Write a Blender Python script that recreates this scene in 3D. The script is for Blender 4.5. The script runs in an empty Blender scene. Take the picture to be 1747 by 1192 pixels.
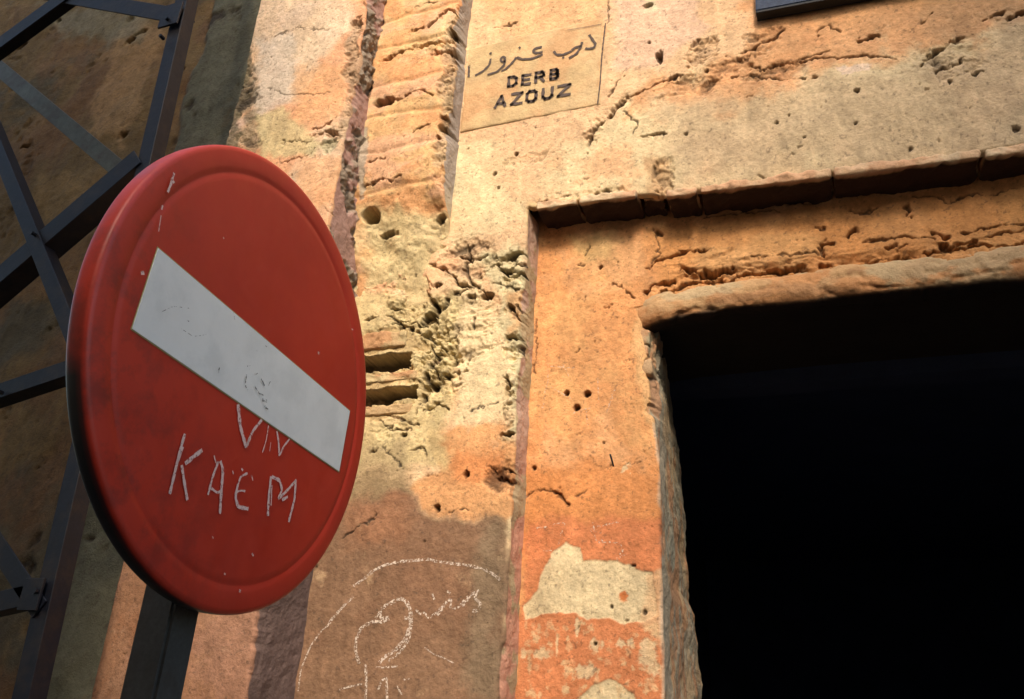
import bpy, bmesh, math, random
import numpy as np
from mathutils import Vector, Matrix

# ------------------------------------------------------------------ camera, world, sun
S = bpy.context.scene
C = bpy.context.collection
R_ = math.radians
F_PX, PPX, PPY = 1375.0, 873.5, 596.0
RM = np.array([[0.93742039, -0.09260439, -0.3356597],      # rows: world X, Y (into the wall), Z in camera axes
               [0.34383317, 0.39836745, 0.85034236],
               [0.05497047, -0.91253921, 0.40527823]])
CAM = np.array([0.0, -2.4, 1.6])
cd = bpy.data.cameras.new('camera'); cam = bpy.data.objects.new('camera', cd); C.objects.link(cam)
cd.sensor_width = 36.0; cd.lens = F_PX / 1747.0 * 36.0; cd.clip_start = 0.05; cd.clip_end = 500
rt, up, bk = RM[:, 0], -RM[:, 1], -RM[:, 2]
cam.matrix_world = Matrix([[rt[0], up[0], bk[0], CAM[0]], [rt[1], up[1], bk[1], CAM[1]], [rt[2], up[2], bk[2], CAM[2]], [0, 0, 0, 1]])
S.camera = cam

SUN_EL, SUN_AZ = 34.0, -17.0           # elevation; degrees towards the left of the wall's normal
sdir = Vector((-math.sin(R_(SUN_AZ)) * math.cos(R_(SUN_EL)), -math.cos(R_(SUN_AZ)) * math.cos(R_(SUN_EL)), math.sin(R_(SUN_EL))))
w = bpy.data.worlds.new('World'); S.world = w; w.use_nodes = True
nt = w.node_tree; bg = nt.nodes['Background']
sky = nt.nodes.new('ShaderNodeTexSky'); sky.sky_type = 'NISHITA'; sky.sun_disc = False
sky.sun_elevation = R_(SUN_EL); sky.sun_rotation = math.atan2(sdir.x, sdir.y); sky.air_density = 1.3; sky.dust_density = 3.0
nt.links.new(sky.outputs[0], bg.inputs[0]); bg.inputs[1].default_value = 0.12
sl = bpy.data.lights.new('sun', 'SUN'); sl.energy = 1.5; sl.angle = R_(11); sl.color = (1.0, 0.84, 0.66)
so = bpy.data.objects.new('sun', sl); C.objects.link(so); so.rotation_euler = sdir.to_track_quat('Z', 'Y').to_euler(); so.location = sdir * 12
S.view_settings.view_transform = 'Standard'; S.view_settings.look = 'None'
S.view_settings.exposure = 1.47; S.view_settings.gamma = 1; S.view_settings.use_curve_mapping = False

# ------------------------------------------------------------------ helpers
random.seed(4); rng = np.random.RandomState(11)
def ray(px, py):
    v = np.array([px - PPX, py - PPY, F_PX]); v /= np.linalg.norm(v); return RM @ v
def at(px, py, Y=0.0):                 # point of the real plane y = Y that the photograph shows there
    r = ray(px, py); t = (Y - CAM[1]) / r[1]; return CAM + r * t
def proj_px(P):                        # pixel at which the straight-in point behind P on the wall plane falls
    c = RM.T @ (np.array([P[0], 0.0, P[2]]) - CAM); return (PPX + F_PX * c[0] / c[2], PPY + F_PX * c[1] / c[2])
def xz(pts, Y=0.0):
    return np.array([at(p[0], p[1], Y)[[0, 2]] for p in pts])
_T = [rng.rand(256, 256).astype(np.float32) for _ in range(6)]
def vnoise(x, y, k=0):
    t = _T[k % 6]; xi = np.floor(x); yi = np.floor(y); fx = x - xi; fy = y - yi
    xi = xi.astype(np.int64) & 255; yi = yi.astype(np.int64) & 255; x1 = (xi + 1) & 255; y1 = (yi + 1) & 255
    fx = fx * fx * (3 - 2 * fx); fy = fy * fy * (3 - 2 * fy)
    a = t[xi, yi] * (1 - fx) + t[x1, yi] * fx; b = t[xi, y1] * (1 - fx) + t[x1, y1] * fx
    return a * (1 - fy) + b * fy
def fbm(x, y, sc, octv=5, k=0, gain=0.5):
    s = 0; a = 1; n = 0
    for i in range(octv):
        s = s + a * (vnoise(x / sc + 13.7 * i + k * 5.3, y / sc + 7.1 * i + k * 3.1, k + i) - 0.5); n += a; a *= gain; sc *= 0.49
    return s / n * 2
def ridge(x, y, sc, octv=4, k=0):
    s = 0; a = 1; n = 0
    for i in range(octv):
        s = s + a * (1 - np.abs(vnoise(x / sc + 9.7 * i + k, y / sc + 4.1 * i, k + i) * 2 - 1)); n += a; a *= .55; sc *= .5
    return s / n
def sstep(a, b, x):
    t = np.clip((x - a) / (b - a), 0, 1); return t * t * (3 - 2 * t)

def rubble(x, z):
    wx = x + fbm(x, z, .05, 4, 2, .7) * .016; wz = z + fbm(x, z, .05, 4, 4, .7) * .016
    cr = np.clip(ridge(wx * .75, wz, .07, 5, 3) - .62, 0, 1) * 2.4
    t = (fbm(wx * .7, wz, .11, 6, 1, .6) * 1.4 + .35) * 3.0; fl = np.floor(t); t = (fl + .25 * (t - fl) + .75 * sstep(.44, .56, t - fl)) / 3.0
    return np.clip(cr * .45 + .8 * t + .12 * fbm(x, z, .016, 3, 3, .7), -.2, 1.15)
def band(G, pts, wpx, amp, Y, dirt_shade=.5, col=None, cs=.6, sink=0.0, k=0):
    P = xz(pts, Y); wd = wpx / 440.0 / 2; pad = wd * 2.2
    i0, i1 = np.searchsorted(G['zs'], [P[:, 1].min() - pad, P[:, 1].max() + pad]); j0, j1 = np.searchsorted(G['xs'], [P[:, 0].min() - pad, P[:, 0].max() + pad])
    if i1 <= i0 or j1 <= j0: return
    x = G['X'][i0:i1, j0:j1]; z = G['Z'][i0:i1, j0:j1]; best = np.full(x.shape, 9.)
    for a, b in zip(P[:-1], P[1:]):
        ab = b - a; t = np.clip(((x - a[0]) * ab[0] + (z - a[1]) * ab[1]) / ((ab ** 2).sum() + 1e-9), 0, 1)
        best = np.minimum(best, np.hypot(x - a[0] - t * ab[0], z - a[1] - t * ab[1]))
    m = 1 - sstep(.5, 1.1, best / wd + fbm(x, z, .07, 5, k, .6) * 1.3 + .1)
    r = rubble(x + k, z); G['H'][i0:i1, j0:j1] -= m * (amp * r + sink)
    G['D'][i0:i1, j0:j1] = np.maximum(G['D'][i0:i1, j0:j1], m * dirt_shade * np.clip((r - .4) * 2.5, 0, 1))
    if col is not None:
        m2 = (m * cs)[..., None]; G['c'][i0:i1, j0:j1] = G['c'][i0:i1, j0:j1] * (1 - m2) + np.array(col) * m2

def tag(o, label=None, cat=None, group=None, kind=None):
    if label: o['label'] = label
    if cat: o['category'] = cat
    if group: o['group'] = group
    if kind: o['kind'] = kind
    return o
def empty(name, loc=(0, 0, 0), **k):
    o = bpy.data.objects.new(name, None); C.objects.link(o); o.location = loc; o.empty_display_size = .1
    return tag(o, **k)
def link(name, me, mat, parent=None, smooth=True):
    o = bpy.data.objects.new(name, me); C.objects.link(o)
    if mat:
        for m_ in (mat if isinstance(mat, (list, tuple)) else [mat]): me.materials.append(m_)
    if smooth: me.polygons.foreach_set('use_smooth', np.ones(len(me.polygons), dtype=bool))
    if parent:
        o.parent = parent
        o.matrix_parent_inverse = Matrix.Translation(-Vector(parent.location)) if parent.type == 'EMPTY' else Matrix.Identity(4)
    return o
def npmesh(name, V, Fq, col=None):
    me = bpy.data.meshes.new(name); nv = len(V); nf = len(Fq)
    me.vertices.add(nv); me.vertices.foreach_set('co', np.asarray(V, dtype=np.float32).ravel())
    me.loops.add(nf * 4); me.loops.foreach_set('vertex_index', np.asarray(Fq, dtype=np.int32).ravel())
    me.polygons.add(nf); me.polygons.foreach_set('loop_start', np.arange(0, nf * 4, 4, dtype=np.int32))
    me.update(calc_edges=True); me.validate()
    if col is not None:
        a = me.color_attributes.new('paint', 'FLOAT_COLOR', 'POINT')
        c4 = np.ones((nv, 4), dtype=np.float32); c4[:, :3] = col; a.data.foreach_set('color', c4.ravel())
    return me
def bm_obj(name, bm, mat, parent=None, smooth=False):
    bmesh.ops.recalc_face_normals(bm, faces=bm.faces[:])
    me = bpy.data.meshes.new(name); bm.to_mesh(me); bm.free(); return link(name, me, mat, parent, smooth)
def box_bm(lo, hi, bev=0.0, seg=2):
    bm = bmesh.new(); bmesh.ops.create_cube(bm, size=1)
    lo = Vector(lo); hi = Vector(hi)
    for v in bm.verts: v.co = Vector([lo[i] + (v.co[i] + .5) * (hi[i] - lo[i]) for i in range(3)])
    if bev: bmesh.ops.bevel(bm, geom=bm.edges[:], offset=bev, segments=seg, affect='EDGES')
    return bm

# ------------------------------------------------------------------ materials
def mat(name, base=(.5, .5, .5), rough=.9, attr=False, var=.25, sc=14, bump=.3, bsc=120, bdist=.004, metal=0, fine=True, tint=None, spec=.3):
    m = bpy.data.materials.new(name); m.use_nodes = True; n = m.node_tree.nodes; L = m.node_tree.links; b = n['Principled BSDF']
    b.inputs['Roughness'].default_value = rough; b.inputs['Metallic'].default_value = metal; b.inputs['Specular IOR Level'].default_value = spec
    tc = n.new('ShaderNodeTexCoord')
    if attr:
        a = n.new('ShaderNodeAttribute'); a.attribute_name = 'paint'; src = a.outputs['Color']
    else:
        a = n.new('ShaderNodeRGB'); a.outputs[0].default_value = (*base, 1); src = a.outputs[0]
    def noise(s, d=6, r=.62):
        k = n.new('ShaderNodeTexNoise'); k.inputs['Scale'].default_value = s; k.inputs['Detail'].default_value = d; k.inputs['Roughness'].default_value = r
        L.new(tc.outputs['Object'], k.inputs['Vector']); return k.outputs['Fac']
    def rmp(f, lo, hi, a0=.3, a1=.7):
        r = n.new('ShaderNodeMapRange'); r.inputs[1].default_value = a0; r.inputs[2].default_value = a1; r.inputs[3].default_value = lo; r.inputs[4].default_value = hi
        L.new(f, r.inputs[0]); return r.outputs[0]
    def mul(c, f):
        x = n.new('ShaderNodeVectorMath'); x.operation = 'SCALE'; L.new(c, x.inputs[0]); L.new(f, x.inputs['Scale']); return x.outputs[0]
    c = mul(src, rmp(noise(sc), 1 - var, 1 + var * .6))
    if fine: c = mul(c, rmp(noise(170, 4, .7), 1 - var * .8, 1 + var * .5))
    if tint:
        mx = n.new('ShaderNodeMix'); mx.data_type = 'RGBA'; L.new(rmp(noise(tint[1], 8, .7), 0, tint[2], .48, .62), mx.inputs[0]); L.new(c, mx.inputs[6]); mx.inputs[7].default_value = (*tint[0], 1); c = mx.outputs[2]
    L.new(c, b.inputs['Base Color'])
    if bump:
        bp = n.new('ShaderNodeBump'); bp.inputs['Strength'].default_value = bump; bp.inputs['Distance'].default_value = bdist
        k = n.new('ShaderNodeMath'); k.operation = 'ADD'; L.new(noise(bsc, 8, .7), k.inputs[0]); L.new(rmp(noise(bsc * .25, 5, .6), 0, 1.2), k.inputs[1])
        L.new(k.outputs[0], bp.inputs['Height']); L.new(bp.outputs[0], b.inputs['Normal'])
    return m
M_plaster = mat('limewashed_plaster', attr=True, var=.18, sc=9, bump=.5, bsc=110, bdist=.005)
M_far = mat('far_plaster', base=(.56, .42, .28), var=.3, sc=2.5, bump=.4, bsc=30, bdist=.01)
M_steel = mat('dark_painted_steel', base=(.005, .007, .014), rough=.5, var=.3, sc=20, bump=.2, bsc=60, bdist=.002, tint=((.022, .016, .014), 14, .6), spec=.3)
M_greysteel = mat('weathered_grey_steel', base=(.11, .12, .10), rough=.6, var=.3, sc=12, bump=.2, bsc=60, bdist=.002, tint=((.06, .04, .03), 10, .5))
M_post = mat('galvanised_post', base=(.055, .06, .06), rough=.5, metal=0, var=.35, sc=7, bump=.15, bsc=60, bdist=.002, tint=((.03, .024, .02), 6, .8), spec=.5)
M_postdark = mat('post_black', base=(.006, .007, .010), rough=.6, var=.3, sc=9, bump=.15)
M_blue = mat('blue_painted_board', base=(.006, .022, .065), rough=.6, var=.3, sc=30, bump=.2, tint=((.03, .05, .08), 60, .5))
M_dark = mat('dark_interior', base=(.04, .052, .10), rough=.95, var=.2, sc=4, bump=.2)  # near-black base puts the unlit room's darkness into the colour
M_ground = mat('packed_earth', base=(.07, .055, .045), rough=.95, var=.3, sc=2, bump=.5, bsc=40, bdist=.01)
M_letter = None
M_brick = mat('old_brick', base=(.36, .22, .12), rough=.95, var=.3, sc=16, bump=.6, bsc=80, bdist=.006, tint=((.34, .3, .2), 14, .7))

# ------------------------------------------------------------------ feature drawing on a regular grid of the wall
def crack(G, pts, wpx, depth, Y, jit=.35, dirt_shade=.5):
    P = xz(pts, Y); wd = wpx / 440.0 / 2
    X, Z, H, D = G['X'], G['Z'], G['H'], G['D']
    pad = wd * 3 + .01
    i0, i1 = np.searchsorted(G['zs'], [P[:, 1].min() - pad, P[:, 1].max() + pad]); j0, j1 = np.searchsorted(G['xs'], [P[:, 0].min() - pad, P[:, 0].max() + pad])
    if i1 <= i0 or j1 <= j0: return
    x = X[i0:i1, j0:j1]; z = Z[i0:i1, j0:j1]
    xw = x + fbm(x, z, .07, 3, 1) * .016 + fbm(x, z, .013, 2, 2) * .008; zw = z + fbm(x, z, .07, 3, 3) * .016 + fbm(x, z, .013, 2, 4) * .010
    best = np.full(x.shape, 9., dtype=np.float32); n = len(P) - 1
    for k in range(max(n, 1)):
        a = P[k]; b = P[min(k + 1, n)]; ab = b - a; l2 = (ab ** 2).sum() + 1e-9
        t = np.clip(((xw - a[0]) * ab[0] + (zw - a[1]) * ab[1]) / l2, 0, 1)
        best = np.minimum(best, np.hypot(xw - a[0] - t * ab[0], zw - a[1] - t * ab[1]))
    wv = wd * np.clip(.85 + 1.5 * fbm(x, z, .045, 3, 5, .7), .12, 1.7)
    m = 1 - sstep(wv * .2, wv * 1.1 + .001, best)
    m = m * np.clip(wv / wd + .3, 0, 1)
    H[i0:i1, j0:j1] -= np.exp(-(best / (wd * 3 + .004)) ** 2) * np.clip(fbm(x, z, .03, 4, 2, .7) + .15, 0, 1) * depth * .5
    H[i0:i1, j0:j1] -= m * depth * 1.35
    D[i0:i1, j0:j1] = np.maximum(D[i0:i1, j0:j1], m * min(dirt_shade * 1.4, .9))  # crack floors darkened: grime plus the shade of their depth as colour
def blob(G, px, py, rx, ry, depth, Y, rough=0.0, dirt_shade=.6, edge=.5, col=None, cs=1.0):
    c = at(px, py, Y); rx = rx / 430.0; ry = ry / 400.0
    pad = 1.8
    i0, i1 = np.searchsorted(G['zs'], [c[2] - ry * pad, c[2] + ry * pad]); j0, j1 = np.searchsorted(G['xs'], [c[0] - rx * pad, c[0] + rx * pad])
    if i1 <= i0 or j1 <= j0: return
    x = G['X'][i0:i1, j0:j1]; z = G['Z'][i0:i1, j0:j1]; sc = max(rx, ry)
    r = np.hypot((x - c[0]) / rx, (z - c[2]) / ry) + fbm(x, z, sc * .8, 5, 2, .66) * edge * 1.5
    m = 1 - sstep(.55, 1.05, r)
    H = G['H']; H[i0:i1, j0:j1] -= m * depth
    if rough: H[i0:i1, j0:j1] -= m * rough * rubble(x, z)
    if dirt_shade:
        dd = m * dirt_shade if depth > 0 else m * dirt_shade * np.clip((rubble(x, z) - .45) * 2.2, 0, 1)
        G['D'][i0:i1, j0:j1] = np.maximum(G['D'][i0:i1, j0:j1], dd)
    if col is not None:
        m2 = (m * cs)[..., None]; G['c'][i0:i1, j0:j1] = G['c'][i0:i1, j0:j1] * (1 - m2) + np.array(col) * m2
def patch(G, pts, col, Y, wob=.03, soft=.006, alpha=1.0, relief=0.0, k=0):
    P = xz(pts, Y); lo = P.min(0) - .08; hi = P.max(0) + .08
    i0, i1 = np.searchsorted(G['zs'], [lo[1], hi[1]]); j0, j1 = np.searchsorted(G['xs'], [lo[0], hi[0]])
    if i1 <= i0 or j1 <= j0: return
    x0 = G['X'][i0:i1, j0:j1]; z0 = G['Z'][i0:i1, j0:j1]
    x = x0 + fbm(x0, z0, .09, 5, 1 + k, .6) * wob; z = z0 + fbm(x0, z0, .09, 5, 3 + k, .6) * wob
    inside = np.zeros(x.shape, bool); d = np.full(x.shape, 9., dtype=np.float32); n = len(P)
    for q in range(n):
        a = P[q]; b = P[(q + 1) % n]; ab = b - a
        t = np.clip(((x - a[0]) * ab[0] + (z - a[1]) * ab[1]) / ((ab ** 2).sum() + 1e-9), 0, 1)
        d = np.minimum(d, np.hypot(x - a[0] - t * ab[0], z - a[1] - t * ab[1]))
        cnd = (a[1] > z) != (b[1] > z); inside ^= cnd & (x < (b[0] - a[0]) * (z - a[1]) / (b[1] - a[1] + 1e-12) + a[0])
    sd = np.where(inside, d, -d); m = sstep(-soft, soft, sd) * alpha
    G['c'][i0:i1, j0:j1] = G['c'][i0:i1, j0:j1] * (1 - m[..., None]) + np.array(col) * m[..., None]
    if relief: G['H'][i0:i1, j0:j1] += sstep(-.003, .003, sd) * relief

def grid(x0, x1, z0, z1, h, base):
    nx = int(round((x1 - x0) / h)) + 1; nz = int(round((z1 - z0) / h)) + 1
    xs = np.linspace(x0, x1, nx); zs = np.linspace(z0, z1, nz); X, Z = np.meshgrid(xs, zs)
    G = dict(xs=xs, zs=zs, X=X, Z=Z, H=np.zeros(X.shape), D=np.zeros(X.shape), h=h)
    G['c'] = np.ones(X.shape + (3,)) * np.array(base); return G
def mottle(G, cols, sc=.35, k=0, amt=.8, th=.05, w=.25, aniso=1.0):
    for i, c in enumerate(cols):
        m = sstep(th, th + w, fbm(G['X'], G['Z'] / aniso, sc, 6, k + i, .6))[..., None] * amt
        G['c'] = G['c'] * (1 - m) + np.array(c) * m
def finish(G, dirt_shade_col=(.035, .024, .018)):
    X, Z = G['X'], G['Z']
    pits = np.clip(fbm(X, Z, .022, 3, 4) - .66 + .1 * fbm(X, Z, .35, 2, 1), 0, 1) * .05
    G['H'] += fbm(X, Z, .3, 3, 2) * .012 + fbm(X, Z, .06, 4, 1) * .0035 - pits
    G['D'] = np.maximum(G['D'], np.clip(pits * 60, 0, .55))
    lum = G['c'].mean(-1, keepdims=True); G['c'] = np.clip(lum + 1.22 * (G['c'] - lum), .01, .85)
    m = np.clip(G['D'], 0, 1)[..., None]; G['c'] = G['c'] * (1 - m) + np.array(dirt_shade_col) * m  # tints cracks, holes and slots with grime and painted shade
    G['c'] *= (1 + .13 * fbm(X, Z, .5, 5, 5))[..., None]
    G['H'] += fbm(X, Z, .012, 2, 5) * .0008
    G['c'] *= (1 + .22 * fbm(X, Z, .012, 3, 2))[..., None]
    G['c'] *= (1 + .16 * fbm(X, Z * .18, .03, 4, 3))[..., None]
    sp = sstep(.5, .62, fbm(X, Z, .0095, 2, 0))[..., None] * .45; G['c'] = G['c'] * (1 - sp) + np.array(dirt_shade_col) * 2 * sp
    sp = sstep(.3, .6, fbm(X, Z, .11, 6, 2, .7))[..., None] * .35; G['c'] = G['c'] * (1 - sp) + G['c'].mean((0, 1)) * 1.25 * sp

def wall_sheet(name, G, Y, parent, ret=None, ret_depth=0, ret_from=None, split=None, xcor=None, left_ret=0, side_col=(.4, .27, .2), side_fn=None, side_amp=.6, top_slope=None, edge_fn=None, material=None):
    """front sheet at y=Y; optional return face going back (+y) along x=xcor below z=split; optional return on the left edge"""
    h = G['h']; xs, zs = G['xs'], G['zs']; X, Z, H = G['X'], G['Z'], G['H']; nz, nx = X.shape
    V = np.stack([X, np.full(X.shape, Y) - H, Z], -1); col = G['c'].copy()
    idx = np.arange(nz * nx).reshape(nz, nx)
    jc = nx - 1 if xcor is None else int(np.argmin(abs(xs - xcor)))
    ks = nz - 1 if split is None else int(np.argmin(abs(zs - split)))
    # round the corner: the front drops back close to the corner
    if ret_depth:
        d = (xs[jc] - xs[:jc + 1]); rr = .012
        drop = np.where(d < rr, rr - np.sqrt(np.clip(rr ** 2 - (rr - d) ** 2, 0, None)), 0)
        V[:ks + 1, :jc + 1, 1] += drop[None] * (1 + 1.2 * fbm(X[:ks + 1, :jc + 1], Z[:ks + 1, :jc + 1], .06, 3, 2))
    if edge_fn is not None: edge_fn(V, xs, zs, jc, ks)
    Fs = []
    def quads(I): return np.stack([I[:-1, :-1], I[:-1, 1:], I[1:, 1:], I[1:, :-1]], -1).reshape(-1, 4)
    if xcor is None: Fs.append(quads(idx))
    else:
        Fs.append(quads(idx[:ks + 1, :jc + 1])); Fs.append(quads(idx[ks:, :]))
    Vs = [V.reshape(-1, 3)]; Cs = [col.reshape(-1, 3)]; n0 = nz * nx
    def side(j, rows, depth, colr, fn, flip):
        nonlocal n0
        nd = max(2, int(depth / h)); dd = np.linspace(0, depth, nd + 1)[1:]
        base = V[rows, j]                                   # nrow x 3
        P = np.repeat(base[:, None, :], nd, 1).copy(); P[:, :, 1] += dd[None]
        zz = P[:, :, 2]; yy = P[:, :, 1]
        x0 = xs[j]; k_ = np.exp(-dd / .035)[None]; P[:, :, 0] = x0 + (P[:, :, 0] - x0) * k_
        n = (fbm(yy + 3.1, zz, .12, 5, 3) * .011 + fbm(yy, zz, .03, 3, 1) * .005) * side_amp
        P[:, :, 0] += n * np.clip(dd / .03, 0, 1)[None]
        c = np.ones(P.shape) * np.array(colr)
        if fn: fn(P, c, dd)
        c *= (1 + .22 * fbm(yy, zz, .10, 5, 2))[..., None]
        cf = np.clip(1 - dd / .006, 0, 1)[None, :, None]; c = c * (1 - cf) + col[rows, j][:, None] * cf
        I = n0 + np.arange(P.shape[0] * nd).reshape(P.shape[0], nd)
        I = np.concatenate([idx[rows, j][:, None], I], 1)
        q = quads(I); Fs.append(q[:, ::-1] if flip else q); Vs.append(P.reshape(-1, 3)); Cs.append(c.reshape(-1, 3)); n0 += P.shape[0] * nd
    if ret_depth: side(jc, slice(0, ks + 1), ret_depth, side_col, side_fn, False)
    if left_ret: side(0, slice(0, nz), left_ret, side_col, None, True)
    V = np.concatenate(Vs); F = np.concatenate(Fs); cc = np.clip(np.concatenate(Cs), .004, .9)
    used = np.zeros(len(V), bool); used[F.ravel()] = True; remap = np.cumsum(used) - 1
    me = npmesh(name, V[used], remap[F], cc[used])
    return link(name, me, material or M_plaster, parent)

H = .0032
YA, YB, YC, YD = -.25, -.12, 0.0, .13
XE0, XG1, XG2, XFR, XJ = -2.21, -1.62, -1.238, -.918, -.462
Z0, Z1 = 1.50, 5.0
XR = 1.2

cream = (.62, .50, .33); creamy = (.66, .56, .37); pinkc = (.62, .40, .27); orange = (.60, .34, .17); grey = (.49, .385, .265)
mauve = (.42, .27, .22); deep = (.52, .27, .13)

building = empty('old_plastered_building', (0, 0, 0), label='weathered orange and cream plastered building front with a dark doorway and a painted street name', cat='building')

# ---- pier on the left (front at YA)
G = grid(XE0, XG1, Z0, Z1, H, (.60, .43, .30))
mottle(G, [(.64, .50, .38), (.62, .34, .21), (.56, .43, .38)], .3, 0, .8, .0, .3)
patch(G, [(430, -30), (600, -30), (590, 60), (520, 120), (470, 60), (430, 90)], (.62, .5, .38), YA, .06, .03, .7)
patch(G, [(440, 70), (500, 60), (500, 150), (470, 190), (430, 190)], (.60, .54, .47), YA, .06, .03, .7)
patch(G, [(495, 110), (590, 110), (570, 200), (500, 220)], (.6, .36, .21), YA, .06, .03, .6)
patch(G, [(505, 262), (600, 270), (590, 400), (500, 400)], (.60, .36, .22), YA, .05, .02, .7)
patch(G, [(430, 190), (480, 190), (540, 240), (530, 262), (440, 262)], (.5, .44, .27), YA, .05, .02, .75)
patch(G, [(60, 950), (560, 950), (560, 1250), (60, 1250)], (.25, .12, .07), YA, .05, .02, .8)  # foot of the pier darkened, dim light put into the colour
for p, wd, dp in [([(465, 277), (490, 273), (510, 268), (530, 262), (537, 254)], 5, .012), ([(535, 217), (550, 213), (566, 206)], 5, .014),
                  ([(480, 243), (505, 238), (532, 240)], 3, .006), ([(553, 355), (562, 360), (577, 362)], 5, .014), ([(530, 228), (560, 222), (575, 232)], 9, .02),
                  ([(470, 60), (510, 45), (560, 50)], 3, .003), ([(455, 150), (500, 160), (560, 158)], 3, .003)]:
    crack(G, p, wd, dp, YA)
blob(G, 566, 228, 14, 9, .035, YA); blob(G, 560, 245, 24, 16, .0, YA, rough=.03, col=(.36, .34, .24), cs=.8)
band(G, [(606, 40), (600, 100), (590, 215)], 34, .03, YA, .6, (.36, .28, .2), .7, .006, 1)
band(G, [(588, 290), (580, 350), (574, 430)], 26, .03, YA, .6, (.34, .27, .2), .6, .006, 2)
band(G, [(412, 110), (402, 190), (388, 275)], 60, .012, YA, .8, (.12, .11, .075), .8, 0, 3)
band(G, [(415, 120), (425, 180), (425, 255)], 55, .012, YA, .8, (.16, .14, .09), .6, 0, 4)
finish(G)
def side_a(P, c, dd):
    z = P[:, :, 2]; m = (sstep(.05, .25, fbm(P[:, :, 1], z, .1, 4, 1) + (z > 3.93) * .35) * sstep(2.9, 3.1, z))[..., None]; lo_ = (1 - sstep(2.2, 2.6, z))[..., None]; c[:] = c * (1 - lo_) + np.array((.17, .115, .10)) * lo_
    c[:] = c * (1 - m) + np.array((.25, .2, .15)) * m
    P[:, :, 0] += m[..., 0] * fbm(P[:, :, 1], z, .035, 3, 2) * .03 * np.clip(dd / .02, 0, 1)
def chip(amp, k, lo=None, hi=None):
    def f(V, xs, zs, jc, ks):
        z = V[:ks + 1, :jc + 1, 2]; d = xs[jc] - xs[:jc + 1][None]
        n = np.clip(fbm(z * 0 + k, z, .13, 5, k, .6), 0, 1) * amp * 2
        if lo is not None: n = n * (.25 + .75 * sstep(lo, lo + .1, z) * (1 - sstep(hi - .1, hi, z)))
        sh = n * np.exp(-d / .03); V[:ks + 1, :jc + 1, 0] -= sh; V[:ks + 1, :jc + 1, 1] += sh * .25
    return f
wall_sheet('wall_pier', G, YA, building, ret_depth=.27, left_ret=.5, side_col=(.40, .25, .21), side_fn=side_a, edge_fn=chip(.03, 2))  # return face coloured darker than the front, its shade painted in

# ---- pilaster strip between the two grooves (front slopes back into the wall lower down)
XB0 = XG1 - .03
G = grid(XB0, XG2, 2.85, Z1, H, (.60, .40, .23))
mottle(G, [(.62, .47, .30), (.64, .40, .28), (.62, .34, .19)], .22, 2, .75, .0, .3, .6)
patch(G, [(605, 345), (770, 350), (770, 560), (600, 560)], (.60, .52, .33), YB, .06, .03, .8)
for q in range(7):    # shallow brick courses telegraphing through the plaster
    z = 3.45 + q * .185; G['H'] -= .007 * np.exp(-((G['Z'] - z - fbm(G['X'], G['Z'], .2, 3, q) * .03) / .012) ** 2)
for p, wd, dp in [([(655, 102), (685, 92), (712, 79), (740, 73), (768, 64)], 7, .03), ([(712, 79), (745, 72), (772, 62)], 9, .03), ([(695, 56), (720, 47)], 6, .02), ([(731, 44), (745, 37), (755, 22), (775, 15), (786, 22)], 6, .02),
                  ([(705, 14), (745, 3)], 4, .01), ([(742, 87), (765, 82), (778, 93)], 10, .03), ([(670, 168), (700, 158), (722, 155), (736, 161)], 6, .018),
                  ([(704, 222), (735, 212)], 4, .01), ([(628, 275), (655, 270)], 5, .012), ([(618, 317), (635, 312), (652, 305), (660, 304), (682, 297)], 4, .012),
                  ]:
    crack(G, p, wd, dp, YB, dirt_shade=.7)
for b in [(773, 51, 11, 14, .07), (655, 172, 24, 11, .045), (630, 147, 5, 5, .03), (756, 212, 9, 5, .04), (752, 196, 5, 5, .03), (748, 232, 5, 5, .03), (646, 382, 20, 8, .03), (735, 352, 10, 7, .03)]:
    blob(G, *b, YB, dirt_shade=.85)
blob(G, 622, 356, 18, 14, .16, YB, dirt_shade=1, edge=.10)  # deep hole tinted fully dark, its shade put into the colour
G['H'] -= (1 - sstep(2.86, 3.62, G['Z'] + fbm(G['X'], G['Z'], .12, 4, 2) * .10)) * .165 + sstep(.1, .4, (G['X'] - XG2 + .12) * 4) * (1 - sstep(3.1, 3.5, G['Z'])) * .05
band(G, [(775, 20), (766, 120), (752, 270)], 34, .032, YB, .6, (.42, .37, .27), .5, .004, 1)
band(G, [(752, 250), (742, 330), (725, 390)], 34, .03, YB, .5, None, 0, .0, 2)
band(G, [(640, -10), (632, 60), (622, 140)], 40, .035, YB, .6, (.34, .26, .2), .7, .008, 4)
band(G, [(622, 220), (612, 330)], 20, .006, YB, .1, (.33, .33, .29), .7, .002, 5)
finish(G)
def side_b(P, c, dd):
    m = (1 - sstep(3.25, 3.5, P[:, :, 2]))[..., None]; c[:] = c * (1 - m) + np.array((.55, .47, .3)) * m
wall_sheet('pilaster', G, YB, building, ret_depth=.14, side_col=(.36, .31, .27), side_fn=side_b, edge_fn=chip(.028, 4, 3.3, 4.8))  # greyer return colour carries the shade of the groove side

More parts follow.
